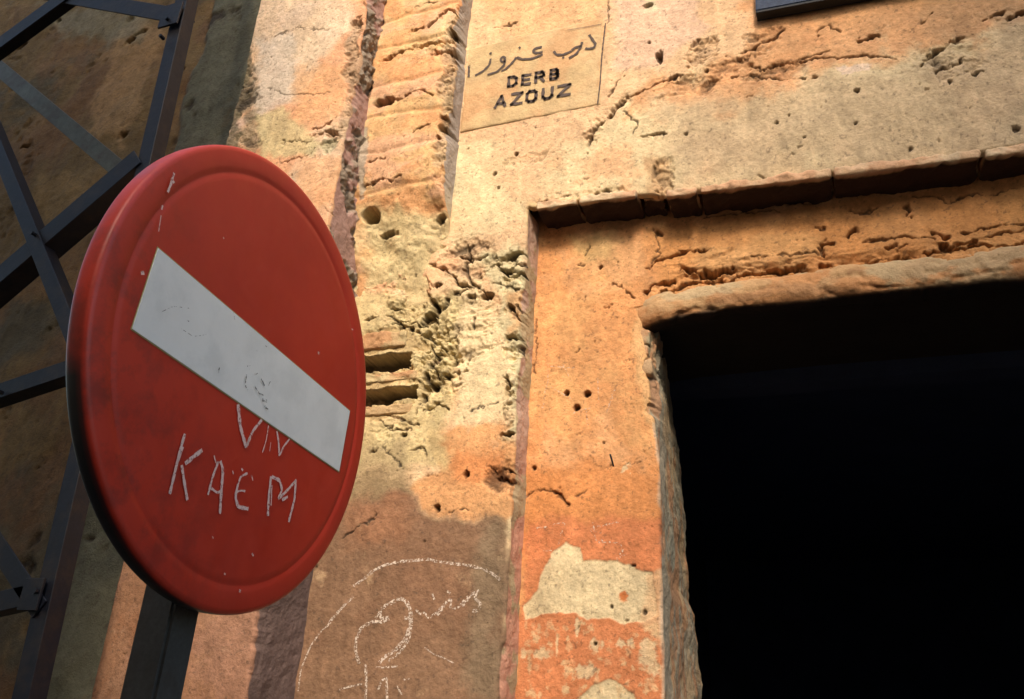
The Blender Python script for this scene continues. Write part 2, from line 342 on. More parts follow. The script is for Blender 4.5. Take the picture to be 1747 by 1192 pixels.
# ---- main wall face with the recess return
XC0 = XG1 - .03
XC0 = XFR - round((XFR - XC0) / H) * H
ZL = at(915, 362)[2]
zsplit = Z0 + round((ZL + .03 - Z0) / H) * H
G = grid(XC0, XFR + round((XR - XFR) / H) * H, Z0, Z1, H, (.67, .55, .37))
mottle(G, [(.66, .50, .33), (.62, .55, .38), (.62, .42, .28)], .3, 1, .7, .0, .3)
mottle(G, [(.64, .36, .22)], .2, 6, .5, .12, .25)
patch(G, [(780, -40), (1290, -40), (1293, 30), (1280, 90), (1190, 110), (1060, 170), (1010, 240), (780, 240)], (.60, .42, .28), 0, .05, .03, .85)
patch(G, [(1040, -10), (1180, -10), (1200, 60), (1120, 120), (1050, 110)], (.58, .42, .33), 0, .06, .03, .8)
patch(G, [(810, -20), (1030, -20), (1035, 60), (850, 60)], (.60, .37, .22), 0, .06, .03, .6)
patch(G, [(1280, -60), (1800, -60), (1800, 30), (1650, 62), (1560, 100), (1480, 112), (1400, 134), (1340, 140), (1290, 160), (1240, 190), (1180, 180), (1100, 190), (1050, 200), (1110, 140), (1270, 90)], (.54, .30, .17), 0, .10, .045, .85)
patch(G, [(1560, -10), (1800, -60), (1800, 30), (1700, 40), (1600, 70)], (.40, .26, .16), 0, .08, .03, .7, k=1)
patch(G, [(1130, 180), (1300, 160), (1440, 135), (1560, 110), (1650, 70), (1800, 20), (1800, 245), (1500, 270), (1300, 292), (1150, 300)], grey, 0, .12, .09, .9)
patch(G, [(1130, 318), (1300, 292), (1440, 280), (1600, 262), (1800, 236), (1800, 290), (1300, 345), (1130, 360)], (.55, .33, .22), 0, .02, .005, .8)
patch(G, [(900, 345), (1090, 325), (1090, 375), (900, 390)], (.62, .47, .28), 0, .02, .01, .7)
patch(G, [(730, 735), (850, 720), (890, 760), (890, 840), (862, 895), (790, 875), (735, 876), (690, 830), (740, 800)], (.58, .32, .17), 0, .04, .012, .85)
patch(G, [(770, 755), (870, 765), (880, 815), (780, 820)], (.52, .21, .10), 0, .07, .03, .6)
patch(G, [(600, 500), (780, 500), (760, 790), (600, 790)], (.50, .42, .25), 0, .06, .03, .8)
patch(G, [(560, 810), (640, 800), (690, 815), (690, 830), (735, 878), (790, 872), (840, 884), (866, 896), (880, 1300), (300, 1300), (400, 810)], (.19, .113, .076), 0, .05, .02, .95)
patch(G, [(600, 840), (690, 850), (680, 930), (600, 930)], (.30, .16, .10), 0, .08, .05, .6)
patch(G, [(590, 745), (690, 760), (690, 840), (590, 850)], (.34, .27, .17), 0, .06, .03, .7)
patch(G, [(820, 890), (862, 900), (858, 1200), (800, 1200)], (.21, .17, .12), 0, .07, .04, .6)
patch(G, [(830, 425), (905, 425), (905, 720), (868, 745), (866, 600), (840, 490)], (.53, .50, .34), 0, .06, .02, .75)
patch(G, [(855, 500), (905, 490), (908, 560), (870, 560)], (.58, .32, .17), 0, .06, .02, .6)
patch(G, [(1095, 262), (1135, 262), (1140, 345), (1100, 350)], (.42, .25, .14), 0, .04, .02, .6)
FE = [([(842, 46), (855, 42), (880, 39)], 4, .008), ([(1036, 195), (1050, 183), (1063, 172)], 9, .02), ([(1063, 172), (1080, 160), (1095, 152), (1120, 140), (1135, 133), (1165, 127)], 5, .014),
      ([(1040, 165), (1050, 145), (1062, 130)], 5, .01), ([(1001, 250), (1010, 232), (1022, 212), (1030, 205)], 9, .016), ([(1095, 232), (1115, 228), (1132, 225)], 6, .014),
      ([(1267, 92), (1290, 76), (1312, 68), (1334, 52)], 6, .012), ([(1280, 108), (1300, 118), (1330, 108), (1362, 103), (1400, 101), (1440, 98), (1490, 96), (1532, 97)], 3.5, .009),
      ([(1250, 130), (1290, 125), (1330, 135), (1372, 132)], 4, .009), ([(1330, 108), (1380, 95), (1420, 88)], 3, .008), ([(1393, 58), (1412, 42), (1432, 52)], 7, .01), ([(1465, 70), (1480, 64), (1496, 57)], 7, .014),
      ([(1573, 106), (1590, 92), (1612, 80), (1640, 67)], 10, .018), ([(1595, 120), (1615, 108), (1642, 98)], 5, .012), ([(1655, 121), (1676, 120)], 6, .014), ([(1680, 34), (1695, 24), (1712, 18)], 6, .014), ([(1720, 32), (1747, 24)], 6, .014), ([(1573, 38), (1592, 20)], 4, .01),
      ([(1200, 318), (1250, 305), (1310, 294), (1360, 289), (1400, 284)], 4, .012), ([(1400, 286), (1440, 282), (1500, 270), (1560, 262)], 3.5, .008), ([(1650, 258), (1680, 254), (1720, 250), (1747, 245)], 5, .014),
      ([(1140, 312), (1165, 312), (1182, 316), (1191, 324), (1192, 346)], 6, .02), ([(915, 347), (945, 340), (970, 333)], 5, .012), ([(1020, 330), (1040, 322)], 8, .016), ([(1080, 330), (1110, 336), (1130, 330)], 9, .018),
      ([(1290, 285), (1312, 292)], 6, .012), ([(1036, -20), (1034, 36)], 2.5, .006), ([(782, 430), (800, 440), (828, 432)], 5, .014), ([(730, 450), (760, 455), (780, 485), (815, 492)], 4, .012),
      ([(828, 465), (850, 447), (885, 430), (908, 436)], 8, .02), ([(865, 573), (890, 575), (912, 596)], 8, .022), ([(880, 452), (905, 450)], 9, .022), ([(840, 480), (865, 490), (885, 492)], 4, .01), ([(885, 520), (903, 530)], 8, .012),
      ([(855, 745), (872, 742)], 8, .025), ([(885, 752), (902, 760)], 8, .025), ([(835, 795), (860, 800), (885, 806)], 5, .014), ([(845, 815), (875, 822)], 6, .014), ([(760, 870), (800, 868)], 3, .004),
      ([(745, 527), (762, 508)], 7, .016), ([(770, 500), (808, 492), (820, 500)], 3, .008), ([(808, 545), (809, 560)], 5, .012), ([(1060, 190), (1090, 205), (1080, 225)], 3, .005), ([(800, 700), (850, 690)], 2.5, .003)]
for p, wd, dp in FE: crack(G, p, wd, dp, 0, dirt_shade=.65)
for b in [(1125, 95, 7, 13, .04), (1105, 8, 9, 7, .03), (880, 262, 5, 4, .02), (843, 295, 4, 5, .02), (850, 320, 3, 3, .02), (1018, 325, 5, 4, .02), (1035, 320, 6, 5, .02), (830, 505, 10, 8, .04), (797, 808, 6, 6, .035), (745, 867, 5, 6, .03),
          (1390, 130, 5, 4, .02), (1462, 153, 5, 4, .02), (1325, 205, 3, 3, .015), (1346, 193, 3, 3, .015), (1458, 203, 3, 2, .012), (1550, 232, 3, 3, .012), (1372, 227, 3, 2, .01), (1727, 200, 5, 4, .015), (1620, 135, 4, 4, .015), (1170, 225, 4, 3, .015), (1205, 120, 5, 4, .02), (1108, 72, 3, 3, .015), (868, 802, 4, 3, .015)]:
    blob(G, *b, 0, dirt_shade=.85)
for b in [(1205, 85, 30, 30, .02), (1160, 150, 50, 26, .014), (1010, 232, 16, 32, .02), (1250, 110, 40, 24, .014), (1300, 70, 30, 20, .012), (875, 460, 32, 30, .035), (880, 590, 26, 22, .035), (860, 808, 34, 22, .012), (1110, 335, 30, 16, .03), (1330, 120, 60, 16, .012), (1620, 100, 60, 30, .010),
          (900, 270, 40, 12, .010), (870, 690, 9, 60, .03), (872, 640, 10, 50, .03), (1020, 325, 50, 10, .016), (1240, 300, 60, 8, .014), (1130, 290, 18, 28, .02), (790, 560, 60, 60, .016), (800, 440, 50, 40, .014)]:
    blob(G, b[0], b[1], b[2], b[3], 0, 0, rough=b[4] * 1.6, dirt_shade=.75, edge=.7)
for p, wd, dp in [([(645, 435), (634, 455), (640, 462)], 8, .02), ([(733, 450), (760, 455), (780, 485), (800, 490)], 4, .01), ([(620, 541), (665, 538), (682, 555), (715, 562)], 5, .014), ([(660, 525), (690, 520), (715, 500)], 5, .012), ([(718, 570), (735, 580), (760, 580), (775, 572), (777, 553)], 6, .016), ([(722, 640), (730, 652), (745, 658)], 8, .02), ([(715, 672), (712, 700)], 7, .015), ([(625, 771), (640, 767)], 6, .012), ([(700, 766), (716, 768), (730, 780)], 5, .012), ([(640, 700), (680, 715), (715, 722)], 4, .008), ([(655, 760), (690, 800)], 3, .004), ([(735, 345), (715, 360), (695, 362)], 6, .012), ([(640, 880), (600, 905), (588, 915)], 4, .006)]:
    crack(G, p, wd, dp, 0, dirt_shade=.7)
for b in [(705, 497, 24, 20, .05), (730, 541, 12, 14, .05), (720, 445, 10, 8, .045), (650, 476, 9, 7, .035), (616, 483, 8, 6, .04), (681, 556, 7, 5, .03), (745, 486, 8, 5, .03), (690, 742, 5, 4, .02), (667, 728, 4, 4, .02), (627, 690, 5, 8, .02)]:
    blob(G, *b, 0, dirt_shade=.85)
for b in [(735, 600, 42, 55, .055), (650, 470, 60, 40, .03), (690, 510, 60, 50, .035), (745, 660, 40, 30, .04), (680, 720, 60, 22, .02)]:
    blob(G, b[0], b[1], b[2], b[3], 0, 0, rough=b[4] * 1.3, dirt_shade=.8, edge=.7)
# slots between the exposed bricks
for (ya, yb, xe) in ((604, 629, 690), (661, 685, 706)):
    za = at(660, ya)[2] + fbm(G['X'], G['Z'] * 0, .06, 4, 1) * .016; zb = at(660, yb)[2] + fbm(G['X'] + 3, G['Z'] * 0, .06, 4, 2) * .016
    cav = (1 - sstep(0, .012, G['X'] - at(xe, 640)[0] - fbm(G['X'], G['Z'], .04, 3, 1) * .03)) * sstep(0, .007, G['Z'] - zb) * (1 - sstep(0, .007, G['Z'] - za))
    G['H'] -= cav * .11; G['D'] = np.maximum(G['D'], cav * .85)  # slot shade painted in as well as cut into the relief
for (yy, rr) in ((583, 24), (645, 20), (700, 20)): blob(G, 650, yy, 75, rr, .012, 0, dirt_shade=0, col=(.46, .34, .2), cs=.6, edge=.6)
for p, wd, dp in [([(612, 500), (622, 470), (640, 440)], 8, .03), ([(690, 470), (712, 492), (735, 520), (742, 545)], 9, .04), ([(640, 560), (690, 548), (722, 552)], 6, .02), ([(800, 420), (790, 455), (800, 480), (838, 505)], 5, .02),
                  ([(750, 590), (770, 610), (768, 640)], 7, .025), ([(725, 585), (740, 605), (760, 602)], 6, .02), ([(770, 640), (795, 630), (800, 610)], 5, .02), ([(850, 450), (870, 470), (900, 468)], 7, .025), ([(722, 700), (740, 690), (762, 700)], 5, .015),
                  ([(870, 520), (895, 540), (900, 560)], 8, .025), ([(700, 420), (735, 415), (760, 425)], 5, .015), ([(640, 720), (665, 735), (700, 730)], 4, .01), ([(860, 640), (872, 660), (868, 690)], 6, .02), ([(730, 620), (745, 640), (735, 660)], 6, .02)]:
    crack(G, p, wd, dp, 0, dirt_shade=.8)
for b in [(708, 500, 20, 16, .05), (728, 545, 11, 12, .04), (720, 447, 9, 8, .04), (803, 504, 8, 5, .03), (868, 462, 12, 6, .03), (745, 612, 9, 6, .03), (762, 640, 8, 6, .03), (735, 655, 9, 7, .03), (890, 590, 9, 8, .03), (776, 585, 5, 4, .02), (700, 560, 6, 5, .02)]:
    blob(G, *b, 0, dirt_shade=.95, edge=.7)
hp = at(622, 356, YB); hx = proj_px(hp)
blob(G, hx[0], hx[1], 26, 22, .16, 0, dirt_shade=1, edge=.05)
# chipped painted wash showing pale plaster round one hole, chalky scratches
patch(G, [(1095, -5), (1120, -5), (1122, 20), (1098, 22)], (.6, .55, .4), 0, .03, .01, .7)
patch(G, [(1425, 118), (1485, 108), (1480, 122), (1440, 130)], (.62, .5, .42), 0, .03, .004, .8)
finish(G)
# the lower edge of the upper wall follows the sagging line of slabs
LED = [(915, 362), (985, 352), (1085, 340), (1135, 341), (1195, 333), (1300, 318), (1422, 305), (1550, 289), (1680, 272), (1747, 262)]
LZ = xz(LED); 
def edge_c(V, xs, zs, jc, ks):
    chip(.018, 5)(V, xs, zs, jc, ks)
    x = xs[jc:]; lz = np.interp(x, LZ[:, 0], LZ[:, 1]) + .022
    zrow = V[ks, 0, 2]; zz = V[ks:, jc:, 2]; d = zz - zrow
    wgt = np.exp(-d / .12); a = sstep(0, .02, x - xs[jc])
    V[ks:, jc:, 2] += wgt * (lz - zrow)[None] * a[None]
    V[ks:ks + 3, jc + 1:, 1] += np.array([.02, .01, .003])[:, None]
def side_c(P, c, dd):
    z = P[:, :, 2]; m = (1 - sstep(2.2, 2.5, z))[..., None]; c[:] = c * (1 - m) + np.array((.55, .30, .21)) * m
    m = sstep(.1, .3, fbm(P[:, :, 1], z, .08, 4, 2) + (abs(z - 2.85) < .25) * .25)[..., None]; c[:] = c * (1 - m) + np.array((.45, .36, .22)) * m
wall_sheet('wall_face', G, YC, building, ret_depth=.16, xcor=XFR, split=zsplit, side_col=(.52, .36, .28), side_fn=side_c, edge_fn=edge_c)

# ---- recessed door surround with the deep reveal of the opening
XD0 = XFR - .03; XD0 = XJ - round((XJ - XD0) / H) * H
ZO = at(1300, 500, YD)[2]; zs_d = Z0 + round((ZO - Z0) / H) * H
G = grid(XD0, XJ + round((XR + .05 - XJ) / H) * H, Z0, 3.42, H, (.62, .335, .18))
mottle(G, [(.64, .39, .21), (.58, .29, .15), (.62, .38, .23)], .25, 3, .6, .0, .3)
patch(G, [(960, 405), (1045, 395), (1050, 440), (1000, 450)], (.56, .44, .24), YD, .06, .03, .5)
patch(G, [(1120, 390), (1300, 360), (1800, 290), (1800, 440), (1450, 470), (1120, 505)], (.50, .27, .13), YD, .05, .03, .6)
patch(G, [(1180, 420), (1400, 395), (1400, 440), (1180, 470)], (.56, .36, .2), YD, .06, .03, .6)
patch(G, [(890, 790), (1140, 790), (1140, 960), (880, 960)], (.54, .25, .12), YD, .08, .05, .8)
patch(G, [(900, 890), (1140, 880), (1150, 1250), (870, 1250)], (.50, .21, .12), YD, .05, .02, .85)
P0 = [(965, 925), (990, 935), (996, 958), (1030, 958), (1050, 955), (1085, 970), (1112, 975), (1118, 1010), (1122, 1050), (1108, 1062), (1070, 1068), (1040, 1052), (1000, 1057), (982, 1045), (940, 1045), (898, 1055), (893, 1035), (922, 1005), (925, 975), (940, 945)]
patch(G, P0, (.64, .54, .37), YD, .018, .003, 1.0, relief=-.003)
patch(G, [(1100, 985), (1134, 960), (1140, 1120), (1100, 1080)], (.60, .42, .27), YD, .05, .012, .8)
patch(G, [(1010, 1170), (1045, 1160), (1085, 1185), (1110, 1300), (960, 1300), (990, 1185)], (.60, .5, .34), YD, .02, .003, 1.0, relief=-.003)
for p in [(925, 1117, 12, 7), (1015, 1100, 8, 9), (995, 1145, 14, 10), (1060, 1098, 7, 5), (895, 1115, 4, 8), (1075, 1095, 5, 5), (1068, 798, 8, 8), (1105, 1110, 14, 20), (1120, 1140, 8, 10), (985, 1075, 3, 14), (950, 1100, 2, 14)]:
    blob(G, p[0], p[1], p[2], p[3], .0015, YD, dirt_shade=0, col=(.62, .5, .34), cs=.85, edge=.9)
blob(G, 1065, 1018, 7, 8, .0, YD, dirt_shade=0, col=(.50, .18, .08), cs=.95)
for q in range(110):
    blob(G, random.uniform(895, 1130), random.uniform(1060, 1190), random.uniform(2, 5), random.uniform(2, 6), .0, YD, dirt_shade=0, col=(.60, .44, .28), cs=random.uniform(.3, .8), edge=.9)
patch(G, [(1118, 720), (1140, 720), (1142, 1250), (1126, 1250), (1128, 900)], (.64, .52, .40), YD, .015, .006, .75)
patch(G, [(1080, 560), (1100, 530), (1130, 560), (1130, 740), (1105, 720), (1090, 650)], (.60, .44, .26), YD, .04, .02, .5)
for p, wd, dp in [([(995, 432), (1003, 420)], 5, .006), ([(983, 453), (993, 451)], 4, .006), ([(1050, 483), (1065, 485), (1082, 507)], 4, .008), ([(1117, 392), (1128, 400)], 6, .012), ([(1100, 457), (1125, 440), (1165, 430), (1205, 425)], 7, .014),
                  ([(1165, 460), (1190, 467), (1210, 470), (1240, 462), (1260, 460)], 8, .022), ([(1105, 497), (1120, 485), (1148, 480)], 6, .018), ([(1118, 395), (1122, 430), (1110, 445)], 2.5, .005),
                  ([(1450, 358), (1470, 362), (1495, 352)], 4, .008), ([(1546, 350), (1548, 368)], 7, .016), ([(1405, 432), (1403, 414), (1425, 410)], 6, .018), ([(1445, 405), (1462, 393)], 9, .02), ([(1390, 389), (1408, 388)], 5, .01),
                  ([(1130, 500), (1200, 480), (1260, 470), (1340, 462)], 7, .02), ([(1330, 470), (1345, 460), (1360, 458)], 12, .028), ([(1400, 455), (1470, 450), (1520, 440), (1600, 432), (1680, 422), (1747, 412)], 7, .02), ([(1612, 424), (1670, 414)], 9, .025),
                  ([(1510, 424), (1545, 420)], 8, .016), ([(1595, 398), (1620, 405)], 7, .016), ([(1200, 372), (1270, 365), (1330, 360)], 3, .006), ([(1340, 345), (1400, 340)], 3, .005), ([(1560, 335), (1620, 340), (1747, 322)], 3, .006), ([(1280, 440), (1330, 432), (1400, 430)], 4, .009),
                  ([(1470, 412), (1540, 402), (1600, 410)], 4, .01), ([(1640, 395), (1747, 380)], 4, .01), ([(1680, 405), (1747, 395)], 5, .012), ([(895, 850), (925, 830), (945, 835), (968, 858)], 3.5, .006), ([(945, 835), (968, 858)], 5, .006), ([(980, 850), (1000, 842)], 2, .003),
                  ([(982, 598), (988, 592)], 5, .006), ([(918, 545), (912, 640)], 3, .006), ([(1020, 800), (1090, 790)], 2, .002), ([(1150, 520), (1160, 515)], 5, .01)]:
    crack(G, p, wd, dp, YD, dirt_shade=.55)
for b in [(966, 669, 5, 5, .03), (1001, 671, 6, 6, .03), (983, 694, 6, 6, .03), (1024, 455, 4, 4, .02), (911, 798, 4, 4, .02), (1015, 1098, 3, 3, .015), (1043, 1035, 3, 3, .01), (1100, 1045, 4, 4, .01), (1030, 755, 2, 2, .01), (1082, 965, 4, 2, .01)]:
    blob(G, *b, YD, dirt_shade=.9, edge=.25)
X, Z = G['X'], G['Z']
rub = sstep(.0, .08, X - (XJ + .02)) * (1 - sstep(2.99, 3.14, Z + .12 * (X - 0)))          # rough hewn zone above the beam
G['H'] += rub * fbm(X * .3, Z, .07, 5, 3, .6) * .03 - rub * np.clip(ridge(X * .3 + fbm(X, Z, .1, 3, 1) * .05, Z + fbm(X, Z, .1, 3, 2) * .03, .09, 4, 2) - .72, 0, 1) * .09
G['D'] = np.maximum(G['D'], rub * np.clip((ridge(X * .3 + fbm(X, Z, .1, 3, 1) * .05, Z + fbm(X, Z, .1, 3, 2) * .03, .09, 4, 2) - .78) * 4, 0, .5))
finish(G)
def side_d(P, c, dd):
    z = P[:, :, 2]; y = P[:, :, 1]
    f = (dd / dd[-1])[None]
    # the reveal is splayed: shallower near the top
    zt = np.array([1.4, 1.75, 1.95, 2.0, 2.3, 2.6, 2.75, 2.95]); xo = np.array([.012, .008, .0, -.022, -.026, -.045, -.065, -.08])
    P[:, :, 0] += np.interp(z, zt, xo) * f
    P[:, :, 0] += f * fbm(y * .3, z, .07, 4, 1) * .009
    m = sstep(2.55, 2.7, z) * (f < .5); n = ridge(y, z, .07, 4, 2) - .45
    P[:, :, 0] -= m * np.clip(n, 0, 1) * .04 * np.clip(dd / .02, 0, 1)
    for col, k, th in (((.54, .38, .22), 1, .0), ((.40, .38, .29), 2, .08), ((.52, .27, .14), 4, .08), ((.24, .17, .11), 5, .38)):
        a = sstep(th, th + .15, fbm(y * 1.4, z * .7, .14, 5, k, .6))[..., None] * .8; c[:] = c * (1 - a) + np.array(col) * a
def edge_d(V, xs, zs, jc, ks):
    z = V[:ks + 1, :jc + 1, 2]; d = xs[jc] - xs[:jc + 1][None]
    zt = [1.4, 2.35, 2.45, 2.6, 2.72, 2.8, 2.95]; sh0 = [.0, .0, .012, .030, .035, .055, .07]
    sh = np.interp(z, zt, sh0) + np.clip(fbm(z * 0 + 1, z, .08, 4, 3, .6), 0, 1) * (.008 + .05 * sstep(2.4, 2.55, z))
    sh = sh * np.exp(-d / .035); V[:ks + 1, :jc + 1, 0] -= sh; V[:ks + 1, :jc + 1, 1] += sh * .3
wall_sheet('door_surround', G, YD, building, ret_depth=.66, xcor=XJ, split=zs_d, side_col=(.40, .34, .25), side_fn=side_d, edge_fn=edge_d)

# ---- rough blocks: displaced, rounded boxes with painted attribute
def block(name, lo, hi, cols, parent, disp=.006, bev=.008, n=(26, 8, 8), k=0, shape=None, material=None, under=None):
    nx, ny, nz = n; lo = np.array(lo, float); hi = np.array(hi, float)
    bm = bmesh.new(); bmesh.ops.create_cube(bm, size=1)
    bmesh.ops.subdivide_edges(bm, edges=[e for e in bm.edges if abs(e.verts[0].co.x - e.verts[1].co.x) > .5], cuts=nx, use_grid_fill=True)
    bmesh.ops.subdivide_edges(bm, edges=[e for e in bm.edges if abs(e.verts[0].co.y - e.verts[1].co.y) > .5], cuts=ny, use_grid_fill=True)
    bmesh.ops.subdivide_edges(bm, edges=[e for e in bm.edges if abs(e.verts[0].co.z - e.verts[1].co.z) > .5], cuts=nz, use_grid_fill=True)
    me = bpy.data.meshes.new(name); bm.to_mesh(me); bm.free()
    V = np.empty(len(me.vertices) * 3, np.float32); me.vertices.foreach_get('co', V); V = V.reshape(-1, 3) + .5
    sz = hi - lo; P = V * sz; r = bev
    Q = np.clip(P, r, sz - r); dlt = P - Q; L = np.linalg.norm(dlt, axis=1, keepdims=True); N = np.where(L > 1e-9, dlt / np.maximum(L, 1e-9), 0)
    cnt = (np.abs(dlt) > 1e-9).sum(1, keepdims=True); P = np.where(cnt > 1, Q + N * r, P)
    W_ = P + lo; a = W_[:, 0] + W_[:, 1] * .7; b = W_[:, 2] + W_[:, 1] * .6
    d = fbm(a + k, b, .07, 5, k, .6) * disp + fbm(a, b + k, .02, 3, k + 1) * disp * .4
    W_ = W_ + N * d[:, None]
    if shape: W_ = shape(W_)
    me.vertices.foreach_set('co', W_.astype(np.float32).ravel()); me.update()
    c = np.ones((len(V), 3)) * np.array(cols[0])
    for i, q in enumerate(cols[1:]):
        m = sstep(.0, .2, fbm(a + i * 3, b, .09, 5, k + i + 1, .6))[:, None] * .85; c = c * (1 - m) + np.array(q) * m
    if under is not None:
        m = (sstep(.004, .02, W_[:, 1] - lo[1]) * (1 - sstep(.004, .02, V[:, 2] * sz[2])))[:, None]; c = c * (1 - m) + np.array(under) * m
    at_ = me.color_attributes.new('paint', 'FLOAT_COLOR', 'POINT'); c4 = np.ones((len(V), 4), np.float32); c4[:, :3] = np.clip(c, .004, .9); at_.data.foreach_set('color', c4.ravel())
    return link(name, me, material or M_plaster, parent)

# slabs over the recess: undersides painted near-black, the shade of the dark band put into colour
segs = [(915, 984), (989, 1086), (1092, 1128), (1137, 1189), (1195, 1419), (1426, 1675), (1683, 1900)]
for i, (a, b) in enumerate(segs):
    def ly(x): return float(np.interp(x, [p[0] for p in LED] + [1900], [p[1] for p in LED] + [243]))
    pa = at(a, ly(a)); pb = at(b, ly(b)); brk = (i == 2)
    xa, xb = pa[0], pb[0]
    def shape(W_, xa=xa, xb=xb, za=pa[2], zb=pb[2]):
        t = (W_[:, 0] - xa) / (xb - xa); W_ = W_.copy(); W_[:, 2] += za + (zb - za) * t; return W_
    front = (-.014 if i in (0, 1) else -.006 if i > 2 else .03) + random.uniform(-.004, .004)
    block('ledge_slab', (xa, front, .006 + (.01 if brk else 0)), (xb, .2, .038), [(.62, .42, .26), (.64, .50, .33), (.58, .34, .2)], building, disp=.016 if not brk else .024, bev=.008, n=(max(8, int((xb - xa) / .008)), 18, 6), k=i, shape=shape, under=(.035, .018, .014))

# lintel beam over the opening: a rounded, hand plastered log
bz0 = at(1300, 527, YD)[2]; bz1 = at(1300, 474, YD)[2]; bh = bz1 - bz0
def beam():
    y0 = YD - .030; pr = [(YD + .10, bz1 + .004), (YD + .05, bz1 + .002)]
    r = bh * .5
    for i in range(1, 26):
        a = math.pi * (i / 26.0); pr.append((YD + .045 - math.sin(a) ** .5 * .066, bz1 - r + math.cos(a) * r))
    pr += [(YD + .047 + .006 * i, bz0 + .0015 * i) for i in range(8)] + [(YD + .10 + .04 * i, bz0 + .022) for i in range(16)]
    pr = np.array(pr); xs = np.arange(XJ - .075, 2.0, .005); PX, K = np.meshgrid(xs, np.arange(len(pr)))
    Yp = pr[K, 0]; Zp = pr[K, 1]; ang = K / 26.0 * .12
    d = fbm(PX * .6, ang, .045, 6, 2, .64) * .011 - np.clip(ridge(PX * .25, ang, .04, 4, 3) - .74, 0, 1) * .05 + fbm(PX, ang, .16, 3, 3) * .012 + fbm(PX, ang, .018, 3, 1) * .002
    d = d * np.clip((36 - K) / 9., 0, 1); fr = (K > 1) & (K < 36); cx = 0; cz = np.clip((Zp - (bz1 - r)) / r, -1, 1)
    Yp = Yp + np.where(fr, -d * np.sqrt(np.clip(1 - cz ** 2, 0, 1)), 0); Zp = Zp + np.where(fr, d * cz, 0)
    Zp = Zp + np.interp(PX, [-.52, -.40, .1, 1.9], [-.010, .0, .010, .0]); Yp = Yp + sstep(0, .10, -.44 - PX) * .03; Zp = Zp - sstep(0, .14, -.42 - PX) * .004
    V = np.stack([PX, Yp, Zp], -1); n, m = PX.shape; I = np.arange(n * m).reshape(n, m)
    F = np.stack([I[:-1, :-1], I[1:, :-1], I[1:, 1:], I[:-1, 1:]], -1).reshape(-1, 4)
    c = np.ones(V.shape) * np.array((.56, .29, .13))
    for i, q in enumerate([(.54, .36, .19), (.54, .27, .12), (.36, .20, .10), (.46, .36, .22)]):
        mk = sstep(.0, .22, fbm(PX * .35, ang + i, .05, 5, i, .62) + (.12 * cz if i in (0, 3) else 0))[..., None] * .75; c = c * (1 - mk) + np.array(q) * mk
    mk = np.where(K > 27, 1, sstep(.75, .97, -cz))[..., None] * (K > 22)[..., None]; c = c * (1 - mk) + np.array((.035, .025, .02)) * mk  # underside blackened, soffit shade put into the colour
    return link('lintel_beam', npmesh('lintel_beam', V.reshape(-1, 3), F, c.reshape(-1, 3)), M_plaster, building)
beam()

# exposed bricks in the broken-out hole, and bricks in the chewed edge of the reveal
for (x0, y0, x1, y1, pr) in [(540, 562, 694, 605, .004), (540, 629, 711, 661, .0), (540, 686, 702, 716, .003)]:
    Yb = .004
    a = at(x0, y1, Yb); b = at(x1, y0, Yb)
    block('brick', (a[0], Yb - pr, a[2]), (b[0], Yb + .10, b[2]), [(.46, .32, .17), (.50, .40, .22), (.48, .26, .13)], building, disp=.014, bev=.009, n=(70, 10, 16), k=int(y0) % 5)
for (yc, hh, dx, dep) in [(572, 11, .0, .10), (592, 9, -.006, .12), (622, 12, .004, .10), (650, 10, -.01, .12), (672, 9, .0, .12), (703, 13, -.004, .12)]:
    p = at(1106, yc, YD); zc = p[2]
    block('brick', (XJ - .12, YD + .012, zc - hh / 430), (XJ - .028 + dx, YD + .012 + dep, zc + hh / 430), [(.50, .34, .2), (.44, .38, .25), (.5, .27, .14)], building, disp=.009, bev=.009, n=(12, 12, 7), k=yc % 5)

# the rest of the front, outside the picture (coarse but real)
def slab(name, lo, hi, material, parent, kind=None):
    return bm_obj(name, box_bm(lo, hi), material, parent)
slab('wall_upper', (XE0 + .003, -.21, Z1 - .01), (3.2, .45, 6.6), M_far, building)
slab('wall_right', (1.62, .14, 0), (3.2, .6, 3.2), M_far, building)
slab('wall_right', (2.0, .0, 0), (3.2, .139, 3.2), M_far, building)
slab('wall_right', (XR - .01, .012, 3.24), (3.2, .6, Z1 + .02), M_far, building)
slab('wall_right', (XR + .01, YD + .02, 2.93), (2.01, .6, 3.26), M_far, building)
slab('wall_base', (XE0 + .004, YA + .012, 0), (XG1 - .004, .3, Z0 + .01), M_far, building)
slab('wall_base', (XG1 - .005, .014, 0), (XFR - .004, .3, Z0 + .01), M_far, building)
slab('wall_base', (XFR - .006, YD + .014, 0), (XJ - .004, .78, Z0 + .01), M_far, building)
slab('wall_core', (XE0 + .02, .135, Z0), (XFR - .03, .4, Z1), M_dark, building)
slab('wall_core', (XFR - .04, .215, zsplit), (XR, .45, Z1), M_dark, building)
slab('wall_core', (XFR - .035, .24, Z0), (XJ - .15, .74, 3.4), M_far, building)
# the dark room behind the doorway
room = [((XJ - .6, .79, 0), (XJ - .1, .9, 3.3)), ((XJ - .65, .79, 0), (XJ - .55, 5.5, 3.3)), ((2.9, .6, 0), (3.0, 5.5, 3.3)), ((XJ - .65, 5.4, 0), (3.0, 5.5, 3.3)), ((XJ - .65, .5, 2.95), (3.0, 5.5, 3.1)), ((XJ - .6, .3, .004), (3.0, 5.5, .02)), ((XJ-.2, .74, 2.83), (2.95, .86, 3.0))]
for nme, (a, b) in zip(['interior_wall', 'interior_wall', 'interior_wall', 'interior_wall', 'ceiling', 'interior_floor', 'interior_wall'], room): slab(nme, a, b, M_dark, building)
